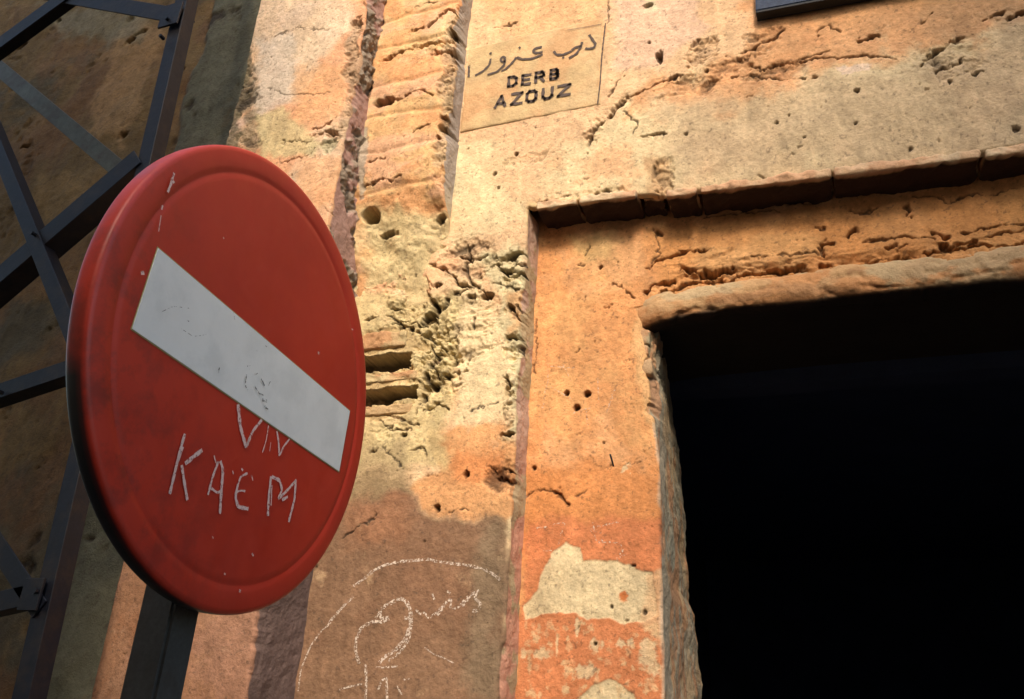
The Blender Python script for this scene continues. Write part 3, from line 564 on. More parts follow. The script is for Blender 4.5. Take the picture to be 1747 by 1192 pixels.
# white scuff and small nail
# ------------------------------------------------------------------ strokes: thin painted or chalk lines
def stroke_mesh(name, polys, width, plane, material, parent, step=.004, wob=.0008, closed=False):
    """polys: lists of 3-D points lying on a surface; plane(p)->(point on surface, normal)"""
    bm = bmesh.new()
    for P, wd in polys:
        P = [np.array(p, float) for p in P]; Q = []
        for a, b in zip(P[:-1], P[1:]):
            n = max(1, int(np.linalg.norm(b - a) / step))
            for i in range(n): Q.append(a + (b - a) * i / n)
        Q.append(P[-1]); Q = np.array(Q)
        if len(Q) > 4:
            for _ in range(3): Q[1:-1] = (Q[:-2] + 2 * Q[1:-1] + Q[2:]) / 4 if wd > 0 else Q[1:-1]
        T = np.gradient(Q, axis=0); wd = abs(wd); prev = None
        ph = random.uniform(0, 50)
        for i, (q, t) in enumerate(zip(Q, T)):
            p, n = plane(q); s = np.cross(t, n); s /= np.linalg.norm(s) + 1e-12
            ww = wd * (.85 + .3 * math.sin(i * .9 + ph) * .4 + random.uniform(-.08, .08)) * .5
            a = p + s * ww; b = p - s * ww; c = (a + n * wob * 0, b)
            pr = [plane(x)[0] + plane(x)[1] * .0008 for x in (a, b)]
            v = [bm.verts.new(pr[0]), bm.verts.new(pr[1])]
            if prev: bm.faces.new((prev[0], v[0], v[1], prev[1]))
            prev = v
    me = bpy.data.meshes.new(name); bm.to_mesh(me); bm.free(); return link(name, me, material, parent, True)
def strokes(name, polys, *a, **k):
    for p in polys: stroke_mesh(name, [p], *a, **k)
def chalk_mat(name, col, dens=.5, sc=170):
    m = bpy.data.materials.new(name); m.use_nodes = True; n = m.node_tree.nodes; L = m.node_tree.links; b = n['Principled BSDF']
    b.inputs['Base Color'].default_value = (*col, 1); b.inputs['Roughness'].default_value = .95
    tc = n.new('ShaderNodeTexCoord'); k = n.new('ShaderNodeTexNoise'); k.inputs['Scale'].default_value = sc; k.inputs['Detail'].default_value = 4; k.inputs['Roughness'].default_value = .7
    L.new(tc.outputs['Object'], k.inputs['Vector']); r = n.new('ShaderNodeMapRange'); r.inputs[1].default_value = .56 - dens * .25; r.inputs[2].default_value = .62 - dens * .2; L.new(k.outputs['Fac'], r.inputs[0]); L.new(r.outputs[0], b.inputs['Alpha'])
    return m
M_chalk = chalk_mat('white_chalk', (.62, .52, .44), .36, 150)
M_chalkthin = chalk_mat('worn_chalk', (.66, .50, .38), .2, 150)
M_scratch = chalk_mat('chalk_on_paint', (.80, .58, .54), .8, 300)
M_letter = chalk_mat('worn_sign_paint', (.085, .062, .055), 1.15, 70)
M_scuff = chalk_mat('black_scuff', (.05, .05, .05), .3, 300)

# surface sampler: drop a point onto the displaced wall by its nearest vertex height
from mathutils.bvhtree import BVHTree
bpy.context.view_layer.update()
def sampler(names):
    trees = []
    for o in bpy.data.objects:
        if o.type == 'MESH' and o.name.split('.')[0] in names:
            me = o.data; co = np.empty(len(me.vertices) * 3, np.float32); me.vertices.foreach_get('co', co); co = co.reshape(-1, 3)
            m = (co[:, 2] < 2.55) | (o.name == 'wall_face'); 
            fv = np.empty(len(me.loops), np.int32); me.loops.foreach_get('vertex_index', fv); fv = fv.reshape(-1, 4)
            fv = fv[(co[fv[:, 0], 2] < 2.6)]
            trees.append(BVHTree.FromPolygons(co.tolist(), fv.tolist(), all_triangles=False))
    def f(q):
        best = None
        for t in trees:
            h = t.ray_cast(Vector((q[0], -1.0, q[2])), Vector((0, 1, 0)))
            if h[0] is not None and (best is None or h[0].y < best[0]): best = (h[0].y,)
        y = best[0] if best else q[1]
        return np.array([q[0], y - .0012, q[2]]), np.array([0, -1., 0])
    return f
samp = sampler(('wall_face', 'pilaster', 'door_surround'))
def z7(x, y): return (560 + x / 2.637, 740 + y / 2.637)
def z8(x, y): return (840 + x / 2.638, 740 + y / 2.638)
chalk = [
    ([z7(0, 865), z7(20, 835), z7(60, 790), z7(115, 730)], 5), ([(510, 1180), (516, 1140), (530, 1105), (548, 1078), (560, 1068)], 3),
    ([z7(115, 685), z7(160, 655), z7(210, 612), z7(260, 590), z7(320, 575), z7(400, 568), z7(450, 562), z7(480, 572), z7(560, 582), z7(640, 592), z7(700, 608), z7(740, 630), z7(772, 655)], 5),
    ([z7(140, 1035), z7(122, 970), z7(128, 920), z7(150, 870), z7(200, 845), z7(250, 845), z7(275, 830)], 6), ([z7(215, 830), z7(240, 790), z7(235, 830), z7(272, 825)], 5),
    ([z7(240, 785), z7(285, 760), z7(320, 738), z7(350, 750), z7(370, 790), z7(372, 850), z7(352, 915), z7(310, 965), z7(250, 1005), z7(230, 1030)], 7), ([z7(375, 860), z7(365, 920), z7(330, 975), z7(270, 1020)], 5), ([z7(345, 830), z7(375, 825)], 7),
    ([z7(395, 790), z7(415, 815), z7(430, 800), z7(450, 830), z7(490, 800), z7(520, 760), z7(545, 740)], 4), ([z7(465, 715), z7(475, 745)], 3.5), ([z7(490, 815), z7(510, 790), z7(530, 755), z7(550, 740), z7(545, 790), z7(580, 780), z7(610, 745)], 4), ([z7(530, 705), z7(545, 715)], 4),
    ([z7(600, 775), z7(625, 740), z7(650, 715), z7(670, 710), z7(655, 735), z7(685, 765), z7(670, 795), z7(645, 795)], 5), ([z7(620, 735), z7(680, 700)], 4),
    ([z7(168, 1035), z7(172, 1100), z7(168, 1192), z7(166, 1230)], 5), ([z7(215, 1050), z7(260, 1050), z7(310, 1045)], 3), ([z7(50, 1150), z7(100, 1135), z7(155, 1125)], 3), ([z7(225, 1150), z7(240, 1110), z7(260, 1090), z7(262, 1140), z7(268, 1230)], 4.5), ([z7(310, 1130), z7(320, 1160), z7(335, 1172)], 3), ([z7(340, 1105), z7(365, 1100)], 3),
    ([z7(470, 990), z7(510, 1005), z7(560, 1030)], 2), ([z7(430, 960), z7(470, 990)], 2)]
def to_world(lst, Y): return [([at(p[0], p[1], Y) for p in pts], w_ / 500.0) for pts, w_ in lst]
strokes('chalk_line', to_world(chalk, .0), 0, samp, M_chalk, building)
thin = [([z8(200, 425), z8(250, 420)], 3), ([z8(275, 408), z8(330, 402), z8(315, 440), z8(300, 500)], 3), ([z8(225, 525), z8(270, 527)], 2.5), ([z8(455, 400), z8(460, 440), z8(490, 450)], 3), ([z8(470, 420), z8(520, 408), z8(570, 398)], 3),
        ([z8(445, 430), z8(475, 490), z8(530, 488), z8(580, 495), z8(590, 530), z8(565, 550), z8(565, 580)], 3), ([z8(460, 495), z8(500, 480)], 4), ([z8(575, 555), z8(605, 540)], 3),
        ([(935, 622), (935, 650), (925, 695)], 3), ([(938, 625), (980, 628)], 2), ([(1050, 660), (1042, 685), (1035, 705)], 4), ([(940, 660), (960, 672), (975, 680)], 2.5), ([(1000, 700), (1003, 725)], 3), ([(975, 705), (990, 700), (1010, 695)], 3), ([(960, 620), (975, 650)], 2), ([(1020, 640), (1022, 690)], 2)]
strokes('chalk_scratch', to_world(thin, YD), 0, samp, M_chalkthin, building)
# nail
def cyl_between(a, b, r0, r1=None, seg=12, bm=None):
    bm = bm or bmesh.new(); a = Vector(a); b = Vector(b); d = b - a
    M = Matrix.Translation((a + b) / 2) @ d.to_track_quat('Z', 'Y').to_matrix().to_4x4()
    bmesh.ops.create_cone(bm, cap_ends=True, segments=seg, radius1=r0, radius2=r0 if r1 is None else r1, depth=d.length, matrix=M); return bm
n1 = at(1047, 802, YD - .01); n0 = at(1041, 775, YD - .035)
nail = bm_obj('rusty_nail', cyl_between(n0 + np.array([0, 0, 0]), n1 + np.array([0, .03, -.004]), .0035, .0025, 8), M_steel, None, True)
tag(nail, 'thin rusty nail sticking out of the orange door surround left of the dark doorway', 'nail')

# ------------------------------------------------------------------ street name panel
def z3(x, y): return (780 + x / 2.98, y / 2.98)
pl = empty('street_name_sign', tuple(at(910, 210)), label='painted tan street name panel with Arabic script above DERB AZOUZ, set in the wall', cat='street sign')
q = [at(796, 76)[[0, 2]], at(1031, 39)[[0, 2]], at(1020, 182)[[0, 2]], at(790, 222)[[0, 2]]]
px0 = (q[0][0] + q[3][0]) / 2; px1 = (q[1][0] + q[2][0]) / 2; pz1 = (q[0][1] + q[1][1]) / 2; pz0 = (q[2][1] + q[3][1]) / 2
G = grid(px0, px1, pz0, pz1, .004, (.54, .36, .19))
mottle(G, [(.57, .42, .24), (.52, .30, .15), (.50, .37, .2)], .2, 4, .75, .0, .3)
G['H'] += fbm(G['X'], G['Z'], .1, 4, 2) * .0015; G['c'] *= (1 + .12 * fbm(G['X'], G['Z'], .03, 4, 2))[..., None]
YP = -.004
ex = np.minimum.reduce([G['X'] - px0, px1 - G['X'], G['Z'] - pz0, pz1 - G['Z']]) + fbm(G['X'], G['Z'], .05, 3, 1) * .002
G['H'] -= np.clip(.006 - ex, 0, 1) * .7
def framed_sheet(name, G, Y, parent, depth):
    X, Z = G['X'], G['Z']; nz, nx = X.shape; V = np.stack([X, Y - G['H'], Z], -1).reshape(-1, 3); I = np.arange(nz * nx).reshape(nz, nx)
    F = [np.stack([I[:-1, :-1], I[:-1, 1:], I[1:, 1:], I[1:, :-1]], -1).reshape(-1, 4)]
    ring = np.concatenate([I[0, :-1], I[:-1, -1], I[-1, :0:-1], I[:0:-1, 0]]); B = V[ring].copy(); B[:, 1] = Y + depth
    r2 = np.arange(len(ring)) + len(V); F.append(np.stack([ring, r2, np.roll(r2, -1), np.roll(ring, -1)], -1))
    cc = G['c'].reshape(-1, 3); me = npmesh(name, np.concatenate([V, B]), np.concatenate(F), np.concatenate([cc, cc[ring] * .7])); return link(name, me, M_plaster, parent, False)
framed_sheet('panel', G, YP, pl, .03)
def flat_plane(Y):
    return lambda q: (np.array([q[0], Y, q[2]]), np.array([0, -1., 0]))
def fp(p): return at(*z3(*p), YP)
GL = {'D': [[(0, 0), (0, 1), (.62, 1), (1, .78), (1, .22), (.62, 0), (0, 0)]], 'E': [[(1, 1), (0, 1), (0, 0), (1, 0)], [(0, .5), (.85, .5)]],
      'R': [[(0, 0), (0, 1), (.75, 1), (1, .85), (1, .62), (.75, .48), (0, .48)], [(.6, .48), (1, 0)]], 'B': [[(0, 0), (0, 1), (.75, 1), (.95, .85), (.95, .66), (.75, .52), (0, .52)], [(.75, .52), (1, .38), (1, .15), (.75, 0), (0, 0)]],
      'A': [[(0, 0), (.5, 1), (1, 0)], [(.2, .3), (.8, .3)]], 'Z': [[(0, 1), (1, 1), (0, 0), (1, 0)]], 'O': [[(.25, 0), (0, .2), (0, .8), (.25, 1), (.75, 1), (1, .8), (1, .2), (.75, 0), (.25, 0)]], 'U': [[(0, 1), (0, .2), (.25, 0), (.75, 0), (1, .2), (1, 1)]]}
for ch, bl, wv, uv in [('D', (262, 441), (38, -6), (3, -46)), ('E', (332, 432), (38, -6), (3, -46)), ('R', (400, 419), (40, -7), (2, -47)), ('B', (476, 403), (36, -6), (2, -45)),
                       ('A', (194, 548), (50, -9), (8, -54)), ('Z', (277, 532), (50, -8), (5, -52)), ('O', (354, 520), (46, -8), (4, -52)), ('U', (436, 504), (46, -8), (3, -50)), ('Z', (514, 490), (58, -10), (3, -50))]:
    polys = []
    for s in GL[ch]:
        q = [fp((bl[0] + a * wv[0] + b * uv[0], bl[1] + a * wv[1] + b * uv[1])) for a, b in s]
        for p0, p1 in zip(q[:-1], q[1:]):
            e_ = (p1 - p0) / np.linalg.norm(p1 - p0) * .0055; polys.append(([p0 - e_, p1 + e_], -.0155))
    stroke_mesh('letter', polys, 0, flat_plane(YP - .0028), M_letter, pl, step=.006)
arab = [[(672, 178), (690, 205), (706, 228), (695, 244), (672, 250), (652, 248)], [(636, 215), (630, 240), (607, 275), (568, 298)], [(492, 262), (505, 280), (540, 280), (580, 262), (600, 242), (632, 236)], [(536, 292), (545, 296)],
        [(433, 240), (400, 246), (384, 262), (402, 272), (436, 266)], [(436, 278), (380, 300), (330, 303), (305, 292)], [(303, 292), (280, 322), (245, 355), (225, 362)], [(316, 240), (322, 248)],
        [(246, 300), (236, 287), (222, 300), (226, 316), (246, 314)], [(246, 300), (240, 332), (205, 366), (155, 382)], [(172, 300), (165, 332), (135, 362), (92, 386)], [(168, 270), (174, 276)], [(62, 335), (61, 365), (60, 394)], [(30, 358), (32, 366)]]
for s in arab: stroke_mesh('letter', [([fp(p) for p in s], .0125)], 0, flat_plane(YP - .0028), M_letter, pl)
stroke_mesh('border_line', [([fp(p) for p in [(755, 120), (745, 200), (735, 300), (728, 420), (715, 530)]], .006), ([fp(p) for p in [(560, 155), (640, 142), (735, 125)]], .003)], 0, flat_plane(YP - .0028), M_letter, pl)

# ------------------------------------------------------------------ blue board at the top
bx0 = at(1287, 10, -.12)[0]; bzb = at(1292, 30, -.12)[2]
bd = empty('blue_sign_board', (bx0 + .4, -.06, bzb), label='dark blue board fixed high on the orange wall above the doorway', cat='board')
a = at(1289, 19, -.050); b_ = at(1400, -2, -.050); sl_ = (b_[2] - a[2]) / (b_[0] - a[0])
bm = box_bm((a[0], -.050, a[2] + .004), (a[0] + .9, -.010, a[2] + .55), .003)
bmesh.ops.rotate(bm, verts=bm.verts[:], cent=(a[0], 0, a[2]), matrix=Matrix.Rotation(-math.atan(sl_), 3, 'Y'))
bm_obj('board', bm, M_blue, bd)
bm = box_bm((a[0] + .002, -.048, a[2] - .006), (a[0] + .898, -.004, a[2] + .003), .001)
bmesh.ops.rotate(bm, verts=bm.verts[:], cent=(a[0], 0, a[2]), matrix=Matrix.Rotation(-math.atan(sl_), 3, 'Y'))
bm_obj('black_underside', bm, M_postdark, bd)  # thin black strip added as the board's underside

# ------------------------------------------------------------------ neighbouring wall on the left, shade put into its dark colour
nb = empty('neighbouring_wall', (-4, .2, 0), label='mouldy rough wall, shade put into its colour, behind the dark steel lattice, left of the orange building', cat='wall')
YN = .12
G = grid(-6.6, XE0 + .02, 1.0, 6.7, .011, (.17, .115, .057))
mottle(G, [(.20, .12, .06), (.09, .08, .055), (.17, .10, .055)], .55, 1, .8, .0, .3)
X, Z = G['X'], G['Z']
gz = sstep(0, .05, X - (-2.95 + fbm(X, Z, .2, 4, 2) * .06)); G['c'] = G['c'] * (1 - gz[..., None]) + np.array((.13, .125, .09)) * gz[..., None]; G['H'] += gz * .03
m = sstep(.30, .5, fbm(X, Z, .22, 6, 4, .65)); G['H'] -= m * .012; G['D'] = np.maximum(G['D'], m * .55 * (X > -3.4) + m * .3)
patch(G, [(235, 20), (275, 40), (240, 190), (200, 260), (150, 200), (200, 60)], (.34, .22, .12), YN, .1, .03, .7)
patch(G, [(60, 300), (200, 290), (160, 380), (80, 380), (60, 350)], (.30, .20, .1), YN, .1, .05, .7)
patch(G, [(70, 10), (260, 20), (240, 70), (100, 60)], (.22, .2, .14), YN, .1, .05, .7)
for p in [(100, 35, 8, 7), (225, 70, 10, 8), (40, 75, 14, 20), (20, 150, 10, 16), (300, 30, 10, 16), (40, 250, 12, 4), (310, 120, 10, 8), (210, 230, 14, 10)]: blob(G, *p, .04, YN, dirt_shade=.8, edge=.8)
crack(G, [(215, 75), (230, 62), (248, 54)], 6, .03, YN); crack(G, [(80, 565), (110, 540), (118, 500)], 4, .02, YN); crack(G, [(100, 905), (130, 895), (150, 895)], 5, .02, YN)
G['H'] += fbm(X, Z, .25, 4, 3) * .012
finish(G)
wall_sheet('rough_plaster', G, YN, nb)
slab('wall_body', (-6.6, YN + .08, 0), (XE0 + .3, .7, 6.7), M_far, nb); slab('wall_foot', (-6.6, YN + .01, 0), (XE0 + .01, .2, 1.01), M_far, nb)
slab('parapet', (-6.6, YN - .02, 6.69), (XE0 - .01, .7, 6.9), M_far, nb)

# ------------------------------------------------------------------ steel lattice mast
YL = -.60
mast = empty('lattice_mast', tuple(at(60, 1100, YL) * np.array([1, 1, 0])), label='dark steel lattice mast of crossing angle bars standing before the shaded wall', cat='lattice mast')
def angle_bar(name, a, b, wd, side, out=(0, -1, 0), th=.006, material=None, flange=None):
    """L section: one leg flat in the mast face, the other turned back"""
    a = Vector(a); b = Vector(b); t = (b - a).normalized(); n = Vector(out); s = t.cross(n).normalized() * side; n = s.cross(t).normalized() * side
    if n.dot(Vector(out)) < 0: n = -n
    fl = wd if flange is None else flange
    pr = [(0, 0), (wd, 0), (wd, -th), (th, -th), (th, -fl), (0, -fl)]
    bm = bmesh.new(); r = []
    for P in (a, b): r.append([bm.verts.new(P + s * (u - wd / 2) + n * v) for u, v in pr])
    for i in range(6): bm.faces.new((r[0][i], r[0][(i + 1) % 6], r[1][(i + 1) % 6], r[1][i]))
    bm.faces.new(r[0]); bm.faces.new(r[1][::-1])
    bmesh.ops.recalc_face_normals(bm, faces=bm.faces[:]); bmesh.ops.bevel(bm, geom=bm.edges[:], offset=.0012, segments=1, affect='EDGES')
    return bm_obj(name, bm, material or M_steel, mast)
def A(px, py, Y=YL): return Vector(at(px, py, Y))
ltop = A(297, 50); lbot = A(66, 1050)
d = (ltop - lbot) / (ltop.z - lbot.z)
foot = lbot - d * lbot.z; top = ltop + d * 1.6
angle_bar('leg', foot, top, .062, -1)
XL = A(20, 600).x - 1.7
def extend(p, q_, x):
    t = (x - p.x) / (q_.x - p.x); return p + (q_ - p) * t
off = Vector((0, -.007, 0))
lf = Vector((XL, YL, 0)); angle_bar('leg', lf, lf + Vector((.1, 0, 6.3)), .062, 1)
J1 = A(306, 28); J2 = A(236, 268); J3 = A(160, 612)
bars = [(J1, A(95, -8), .075, 0), (J2 + Vector((0, 0, 0)), A(0, 470), .085, 0), (A(160, 655), A(0, 258), .058, 1), (A(165, 612), A(0, 668), .060, 0), (A(112, -4), A(0, 78), .085, 1)]
for i, (p, q_, wd, ly) in enumerate(bars):
    e = extend(p, q_, XL + .02)
    if i == 4: p = extend(p, q_, J1.x + .0); 
    angle_bar('brace', p + off * (1 + ly), e + off * (1 + ly), wd, 1 if i % 2 else -1)
angle_bar('brace', A(262, 338, -.16), extend(A(215, 300, -.16), A(0, 118, -.16), A(-120, 60, -.16).x), .085, 1, material=M_greysteel, flange=.02)
# lower bays
for (p, q_) in [(A(72, 1010), A(-60, 1040)), (A(70, 1040), A(-90, 800))]:
    angle_bar('brace', p + off, extend(p, q_, XL + .03) + off, .06, 1)
for J, s in ((J1, .06), (A(72, 1015), .045), (A(160, 630), .05)):
    bm = box_bm((J.x - s * 1.3, YL - .022, J.z - s), (J.x + s * .35, YL - .0135, J.z + s), .001, 1); bm_obj('gusset_plate', bm, M_steel, mast)
for (bx, by) in [(293, 40), (283, 70), (160, 600), (10, 672), (75, 1010), (66, 404)]:
    p = A(bx, by); bm_obj('bolt', cyl_between(p + Vector((0, -.012, 0)), p + Vector((0, -.034, 0)), .008, .008, 6), M_steel, mast)
bm_obj('base_plate', box_bm((foot.x - .12, YL - .12, 0.004), (foot.x + .12, YL + .12, .02), .002), M_steel, mast)
bm_obj('base_plate', box_bm((lf.x - .12, YL - .12, 0.004), (lf.x + .12, YL + .12, .02), .002), M_steel, mast)

# ------------------------------------------------------------------ no entry sign
sc_ = np.array([-0.66859139, -1.59280136, 1.98113141]); su = np.array([-0.0698014, 0.99654383, -0.045035]); sv = np.array([-0.00630201, -0.04558473, -0.9989406]); sn = np.array([0.997541, 0.06944364, -0.00946211])
sign = empty('no_entry_sign', (-.80, -1.60, 0), label='round red no entry sign with white bar and scratched letters, on a dark post', cat='road sign')
M_red = bpy.data.materials.new('red_sign_enamel'); M_red.use_nodes = True
def build_red(m):
    n = m.node_tree.nodes; L = m.node_tree.links; b = n['Principled BSDF']; b.inputs['Roughness'].default_value = .38; b.inputs['Coat Weight'].default_value = .08; b.inputs['Coat Roughness'].default_value = .25
    tc = n.new('ShaderNodeTexCoord')
    def nz(s, d=6, r=.6):
        k = n.new('ShaderNodeTexNoise'); k.inputs['Scale'].default_value = s; k.inputs['Detail'].default_value = d; k.inputs['Roughness'].default_value = r; L.new(tc.outputs['Object'], k.inputs['Vector']); return k.outputs['Fac']
    def mr(f, a, b_, c, d_):
        r = n.new('ShaderNodeMapRange'); 
        for i, v in enumerate((a, b_, c, d_)): r.inputs[i + 1].default_value = v
        L.new(f, r.inputs[0]); return r.outputs[0]
    mx = n.new('ShaderNodeMix'); mx.data_type = 'RGBA'; mx.inputs[6].default_value = (.58, .042, .017, 1); mx.inputs[7].default_value = (.47, .030, .013, 1); L.new(mr(nz(6), .3, .7, 0, 1), mx.inputs[0])
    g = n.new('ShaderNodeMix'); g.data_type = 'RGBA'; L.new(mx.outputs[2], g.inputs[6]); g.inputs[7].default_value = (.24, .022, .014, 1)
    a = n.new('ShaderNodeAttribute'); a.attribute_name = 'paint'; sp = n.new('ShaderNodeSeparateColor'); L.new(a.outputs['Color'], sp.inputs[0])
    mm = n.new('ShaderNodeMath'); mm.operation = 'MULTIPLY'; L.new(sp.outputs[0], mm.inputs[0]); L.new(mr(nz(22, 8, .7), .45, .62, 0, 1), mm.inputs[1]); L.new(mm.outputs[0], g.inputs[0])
    s2 = n.new('ShaderNodeMix'); s2.data_type = 'RGBA'; L.new(g.outputs[2], s2.inputs[6]); s2.inputs[7].default_value = (.5, .25, .2, 1); L.new(mr(nz(140, 3, .6), .76, .80, 0, .7), s2.inputs[0])
    s3 = n.new('ShaderNodeMix'); s3.data_type = 'RGBA'; L.new(s2.outputs[2], s3.inputs[6]); s3.inputs[7].default_value = (.010, .010, .012, 1); L.new(sp.outputs[1], s3.inputs[0])
    L.new(s3.outputs[2], b.inputs['Base Color']); L.new(mr(nz(30), .3, .7, .42, .58), b.inputs['Roughness'])
    bp = n.new('ShaderNodeBump'); bp.inputs['Strength'].default_value = .22; bp.inputs['Distance'].default_value = .004; L.new(nz(9, 4), bp.inputs['Height']); L.new(bp.outputs[0], b.inputs['Normal'])
build_red(M_red)
prof = [(0, 0)] + [(.03 * i, 0) for i in range(1, 9)] + [(.255, 0), (.262, -.0001), (.2645, -.0009), (.267, -.0007), (.270, .0002), (.275, .0007), (.283, .0009), (.292, .0006), (.2965, .0001), (.2992, -.002), (.300, -.0055), (.3002, -.0115), (.2998, -.018), (.299, -.022), (.2975, -.0248), (.292, -.026), (.288, -.020), (.286, -.006), (.2, -.005), (.001, -.005)]
NS = 192; V = []; colr = []
for i, (r, o) in enumerate(prof):
    for j in range(NS):
        th = 2 * math.pi * j / NS; p = sc_ + sn * o + r * (math.cos(th) * su + math.sin(th) * sv); V.append(p)
        du, dv = r * math.cos(th), r * math.sin(th)
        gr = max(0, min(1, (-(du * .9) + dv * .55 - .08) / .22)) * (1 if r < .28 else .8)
        dk = max(0, min(1, (dv - .05 - .02 * math.sin(th * 23)) / .07)) * max(0, min(1, (.26 - du) / .05)) * max(0, min(1, (-.003 - o) / .003)) if o < -.003 else 0  # lower rim blackened: shade of the downward edge as colour, plus grime
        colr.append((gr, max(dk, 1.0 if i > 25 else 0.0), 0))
F = []
for i in range(len(prof) - 1):
    for j in range(NS): F.append((i * NS + j, i * NS + (j + 1) % NS, (i + 1) * NS + (j + 1) % NS, (i + 1) * NS + j))
V = np.array(V); V[:NS] = sc_
me = npmesh('disc', V, np.array(F), np.array(colr, dtype=np.float32)); bm = bmesh.new(); bm.from_mesh(me); bmesh.ops.remove_doubles(bm, verts=bm.verts[:NS], dist=1e-6); bmesh.ops.recalc_face_normals(bm, faces=bm.faces[:]); bm.to_mesh(me); bm.free()
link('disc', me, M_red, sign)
def sp_(u, v, o=0.): return sc_ + su * u + sv * v + sn * o
M_white = mat('white_bar_enamel', base=(.86, .88, .86), rough=.4, var=.06, sc=12, bump=.05, bsc=60, fine=False, tint=((.62, .65, .64), 16, .3), spec=.4)
bm = bmesh.new(); hw, hh_ = .2358, .050
vs = [bm.verts.new(sp_(u, v + .003, .0012)) for u, v in ((-hw, -hh_), (hw, -hh_), (hw, hh_), (-hw, hh_))]; f_ = bm.faces.new(vs); r_ = bmesh.ops.extrude_face_region(bm, geom=[f_])
for v in r_['geom']:
    if isinstance(v, bmesh.types.BMVert): v.co -= Vector(sn) * .0011
bm_obj('white_bar', bm, M_white, sign)
M_yel = mat('aged_bar_edge', base=(.45, .36, .16), rough=.6, var=.1, bump=0)
bm = bmesh.new(); e = .0016
for (u0, v0, u1, v1) in [(-hw - e, -hh_ - e, hw + e, -hh_), (-hw - e, hh_, hw + e, hh_ + e), (-hw - e, -hh_, -hw, hh_), (hw, -hh_, hw + e, hh_)]:
    bm.faces.new([bm.verts.new(sp_(u, v + .003, .0006)) for u, v in ((u0, v0), (u1, v0), (u1, v1), (u0, v1))])
bm_obj('bar_edge', bm, M_yel, sign)
def on_disc(px, py, o=.0008):
    r = ray(px, py); P = sc_ + sn * o; t = (P - CAM).dot(sn) / r.dot(sn); return CAM + r * t
def disc_plane(o):
    return lambda q: (q - sn * ((q - sc_).dot(sn) - o), sn)
def z4(x, y): return (100 + x / 2.59, 600 + y / 2.59)
sg = [('K', [([(555, 362), (530, 450), (488, 628)], 7), ([(548, 420), (520, 500)], 4), ([(632, 434), (600, 458), (556, 494)], 9), ([(541, 500), (550, 560), (566, 655)], 7)]),
      ('A', [([(703, 484), (680, 545), (657, 632)], 6), ([(712, 482), (724, 520), (716, 620), (710, 716)], 8), ([(668, 600), (700, 625), (716, 612)], 5), ([(684, 458), (692, 490)], 3)]),
      ('E', [([(832, 536), (800, 552), (790, 590)], 5), ([(786, 618), (806, 612), (822, 616)], 4), ([(790, 585), (778, 640), (790, 685), (836, 694)], 8), ([(850, 545), (856, 570)], 3), ([(805, 515), (812, 525)], 4), ([(766, 525), (770, 540)], 3)]),
      ('M', [([(936, 550), (926, 640), (922, 725)], 8), ([(940, 552), (975, 568), (985, 610), (968, 650)], 8), ([(968, 650), (1005, 615), (1048, 566)], 7), ([(985, 655), (1010, 640)], 7), ([(1046, 566), (1040, 650), (1014, 752)], 8), ([(940, 590), (936, 680)], 4)]),
      ('V', [([(790, 232), (800, 330), (826, 422)], 10), ([(830, 415), (855, 350), (896, 300)], 7), ([(826, 420), (840, 380)], 6)]),
      ('N', [([(925, 325), (915, 390), (898, 445)], 3), ([(962, 350), (970, 400), (972, 460)], 6), ([(976, 455), (990, 420), (1018, 385)], 5), ([(935, 400), (930, 440)], 2)])]
for ch, st in sg:
    stroke_mesh('scratched_letter', [([on_disc(*z4(*p)) for p in s], w_ / 2.59 / 560.) for s, w_ in st], 0, disc_plane(.0009), M_scratch, sign, step=.002)
def z3s(x, y): return (100 + x / 2.907, 230 + y / 2.907)
strokes('scratch_mark', [([on_disc(*z3s(*p)) for p in s], w_ / 2.907 / 800.) for s, w_ in [([(562, 190), (548, 240), (530, 285)], 9), ([(548, 215), (562, 240)], 8), ([(505, 350), (500, 372)], 6), ([(497, 400), (485, 480)], 3), ([(404, 675), (406, 695)], 14), ([(806, 508), (810, 516)], 6), ([(1278, 1080), (1283, 1086)], 9), ([(1445, 962), (1452, 968)], 6)]]
            + [([on_disc(*z4(*p)) for p in s], w_ / 2.59 / 800.) for s, w_ in [([(670, 815), (674, 825)], 4), ([(845, 890), (852, 902)], 6), ([(788, 1055), (796, 1058)], 9), ([(1138, 2), (1144, 8)], 8), ([(722, 978), (728, 984)], 5)]], 0, disc_plane(.003), M_scratch, sign, step=.002)
strokes('scuff_mark', [([on_disc(*z4(*p)) for p in s], w_ / 2.59 / 800.) for s, w_ in [([(706, 62), (700, 92)], 5), ([(825, 100), (818, 150), (830, 170)], 4), ([(860, 100), (875, 95)], 4), ([(860, 150), (880, 185), (900, 190)], 5), ([(890, 120), (905, 150)], 5), ([(895, 212), (915, 218)], 9), ([(905, 240), (925, 262)], 7), ([(930, 130), (922, 150)], 3), ([(840, 60), (838, 80)], 2)]]
            + [([on_disc(*z3s(*p)) for p in s], w_ / 2.907 / 800.) for s, w_ in [([(500, 880), (560, 850), (640, 860)], 1.5), ([(600, 960), (660, 1000), (730, 990)], 1.5), ([(860, 880), (868, 920)], 2), ([(1020, 1045), (1026, 1050)], 4), ([(975, 1070), (980, 1075)], 4), ([(940, 1120), (930, 1150)], 3), ([(630, 920), (640, 925)], 3)]], 0, disc_plane(.0019), M_scuff, sign, step=.002)
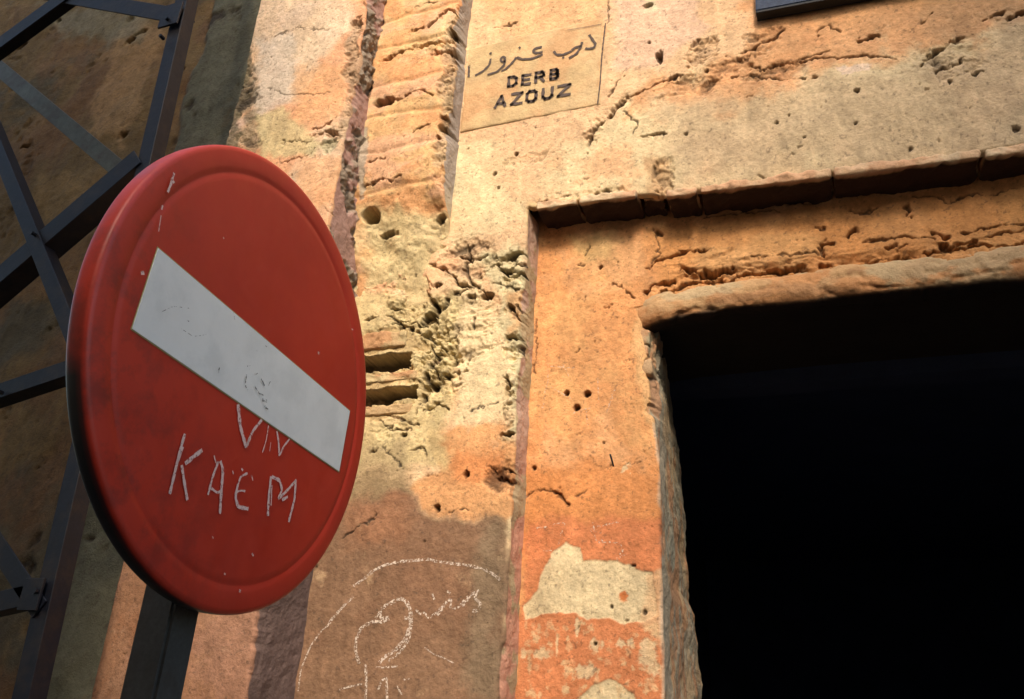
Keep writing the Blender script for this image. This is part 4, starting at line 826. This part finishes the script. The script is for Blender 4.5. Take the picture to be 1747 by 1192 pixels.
# post: square tube behind the disc
def post_at(px0, px1, pxm, py=1150):
    pass
r1 = ray(262, 1192); Xc = -.712
Yc = CAM[1] + r1[1] / r1[0] * (Xc - CAM[0])                 # near corner
r2 = ray(313, 1192); w2 = (CAM[1] + r2[1] / r2[0] * Xc) - Yc
r0 = ray(200, 1192); Xl = (Yc - CAM[1]) * r0[0] / r0[1]
bm = box_bm((Xl, Yc, 0.0), (Xc, Yc + w2, 2.30), .004, 2)
post = bm_obj('post', bm, M_post, sign)
for z in (1.83, 2.12):
    bm_obj('clamp', box_bm((Xl - .006, Yc - .006, z - .015), (Xc + .014, Yc + w2 + .006, z + .015), .002), M_postdark, sign)
print('post', Xl, Xc, Yc, w2)

# ------------------------------------------------------------------ ground, alley and unseen houses added to shape the sunlight
tag(link('ground', npmesh('ground', [(-60, -60, 0), (60, -60, 0), (60, 60, 0), (-60, 60, 0)], [(0, 1, 2, 3)]), M_ground), kind='structure')
def house(name, boxes, label, wins=()):
    lo = boxes[0][0]; hi = boxes[0][1]
    h_ = empty(name, ((lo[0] + hi[0]) / 2, (lo[1] + hi[1]) / 2, 0), label=label, cat='building')
    slab('wall', lo, hi, M_far, h_); slab('parapet', (lo[0] - .03, lo[1] - .03, hi[2] - .01), (hi[0] + .03, hi[1] + .03, hi[2] + .12), M_far, h_)
    for a_, b_ in wins: slab('window', a_, b_, M_postdark, h_)
    return h_
house('low_shading_house', [((-.95, -8.6, 0), (2.6, -5.0, 4.35))], 'unseen low ochre house added across the alley to shade the lower wall', [((.6, -5.01, 1.0), (1.4, -4.97, 2.2))])
house('tall_shading_house', [((2.6, -8.6, 0), (9.5, -5.0, 9.4))], 'unseen tall ochre house added across the alley to shade the right side', [((4.0, -5.02, 1.0), (4.9, -4.97, 2.3)), ((4.0, -5.02, 4.0), (4.9, -4.97, 5.3))])
house('corner_shading_house', [((-9.5, -8.6, 0), (-.95, -4.4, 9.4))], 'unseen tall ochre corner house added across the alley to shade the left side', [((-5.0, -4.42, 1.0), (-4.1, -4.37, 2.3)), ((-5.0, -4.42, 4.0), (-4.1, -4.37, 5.3))])
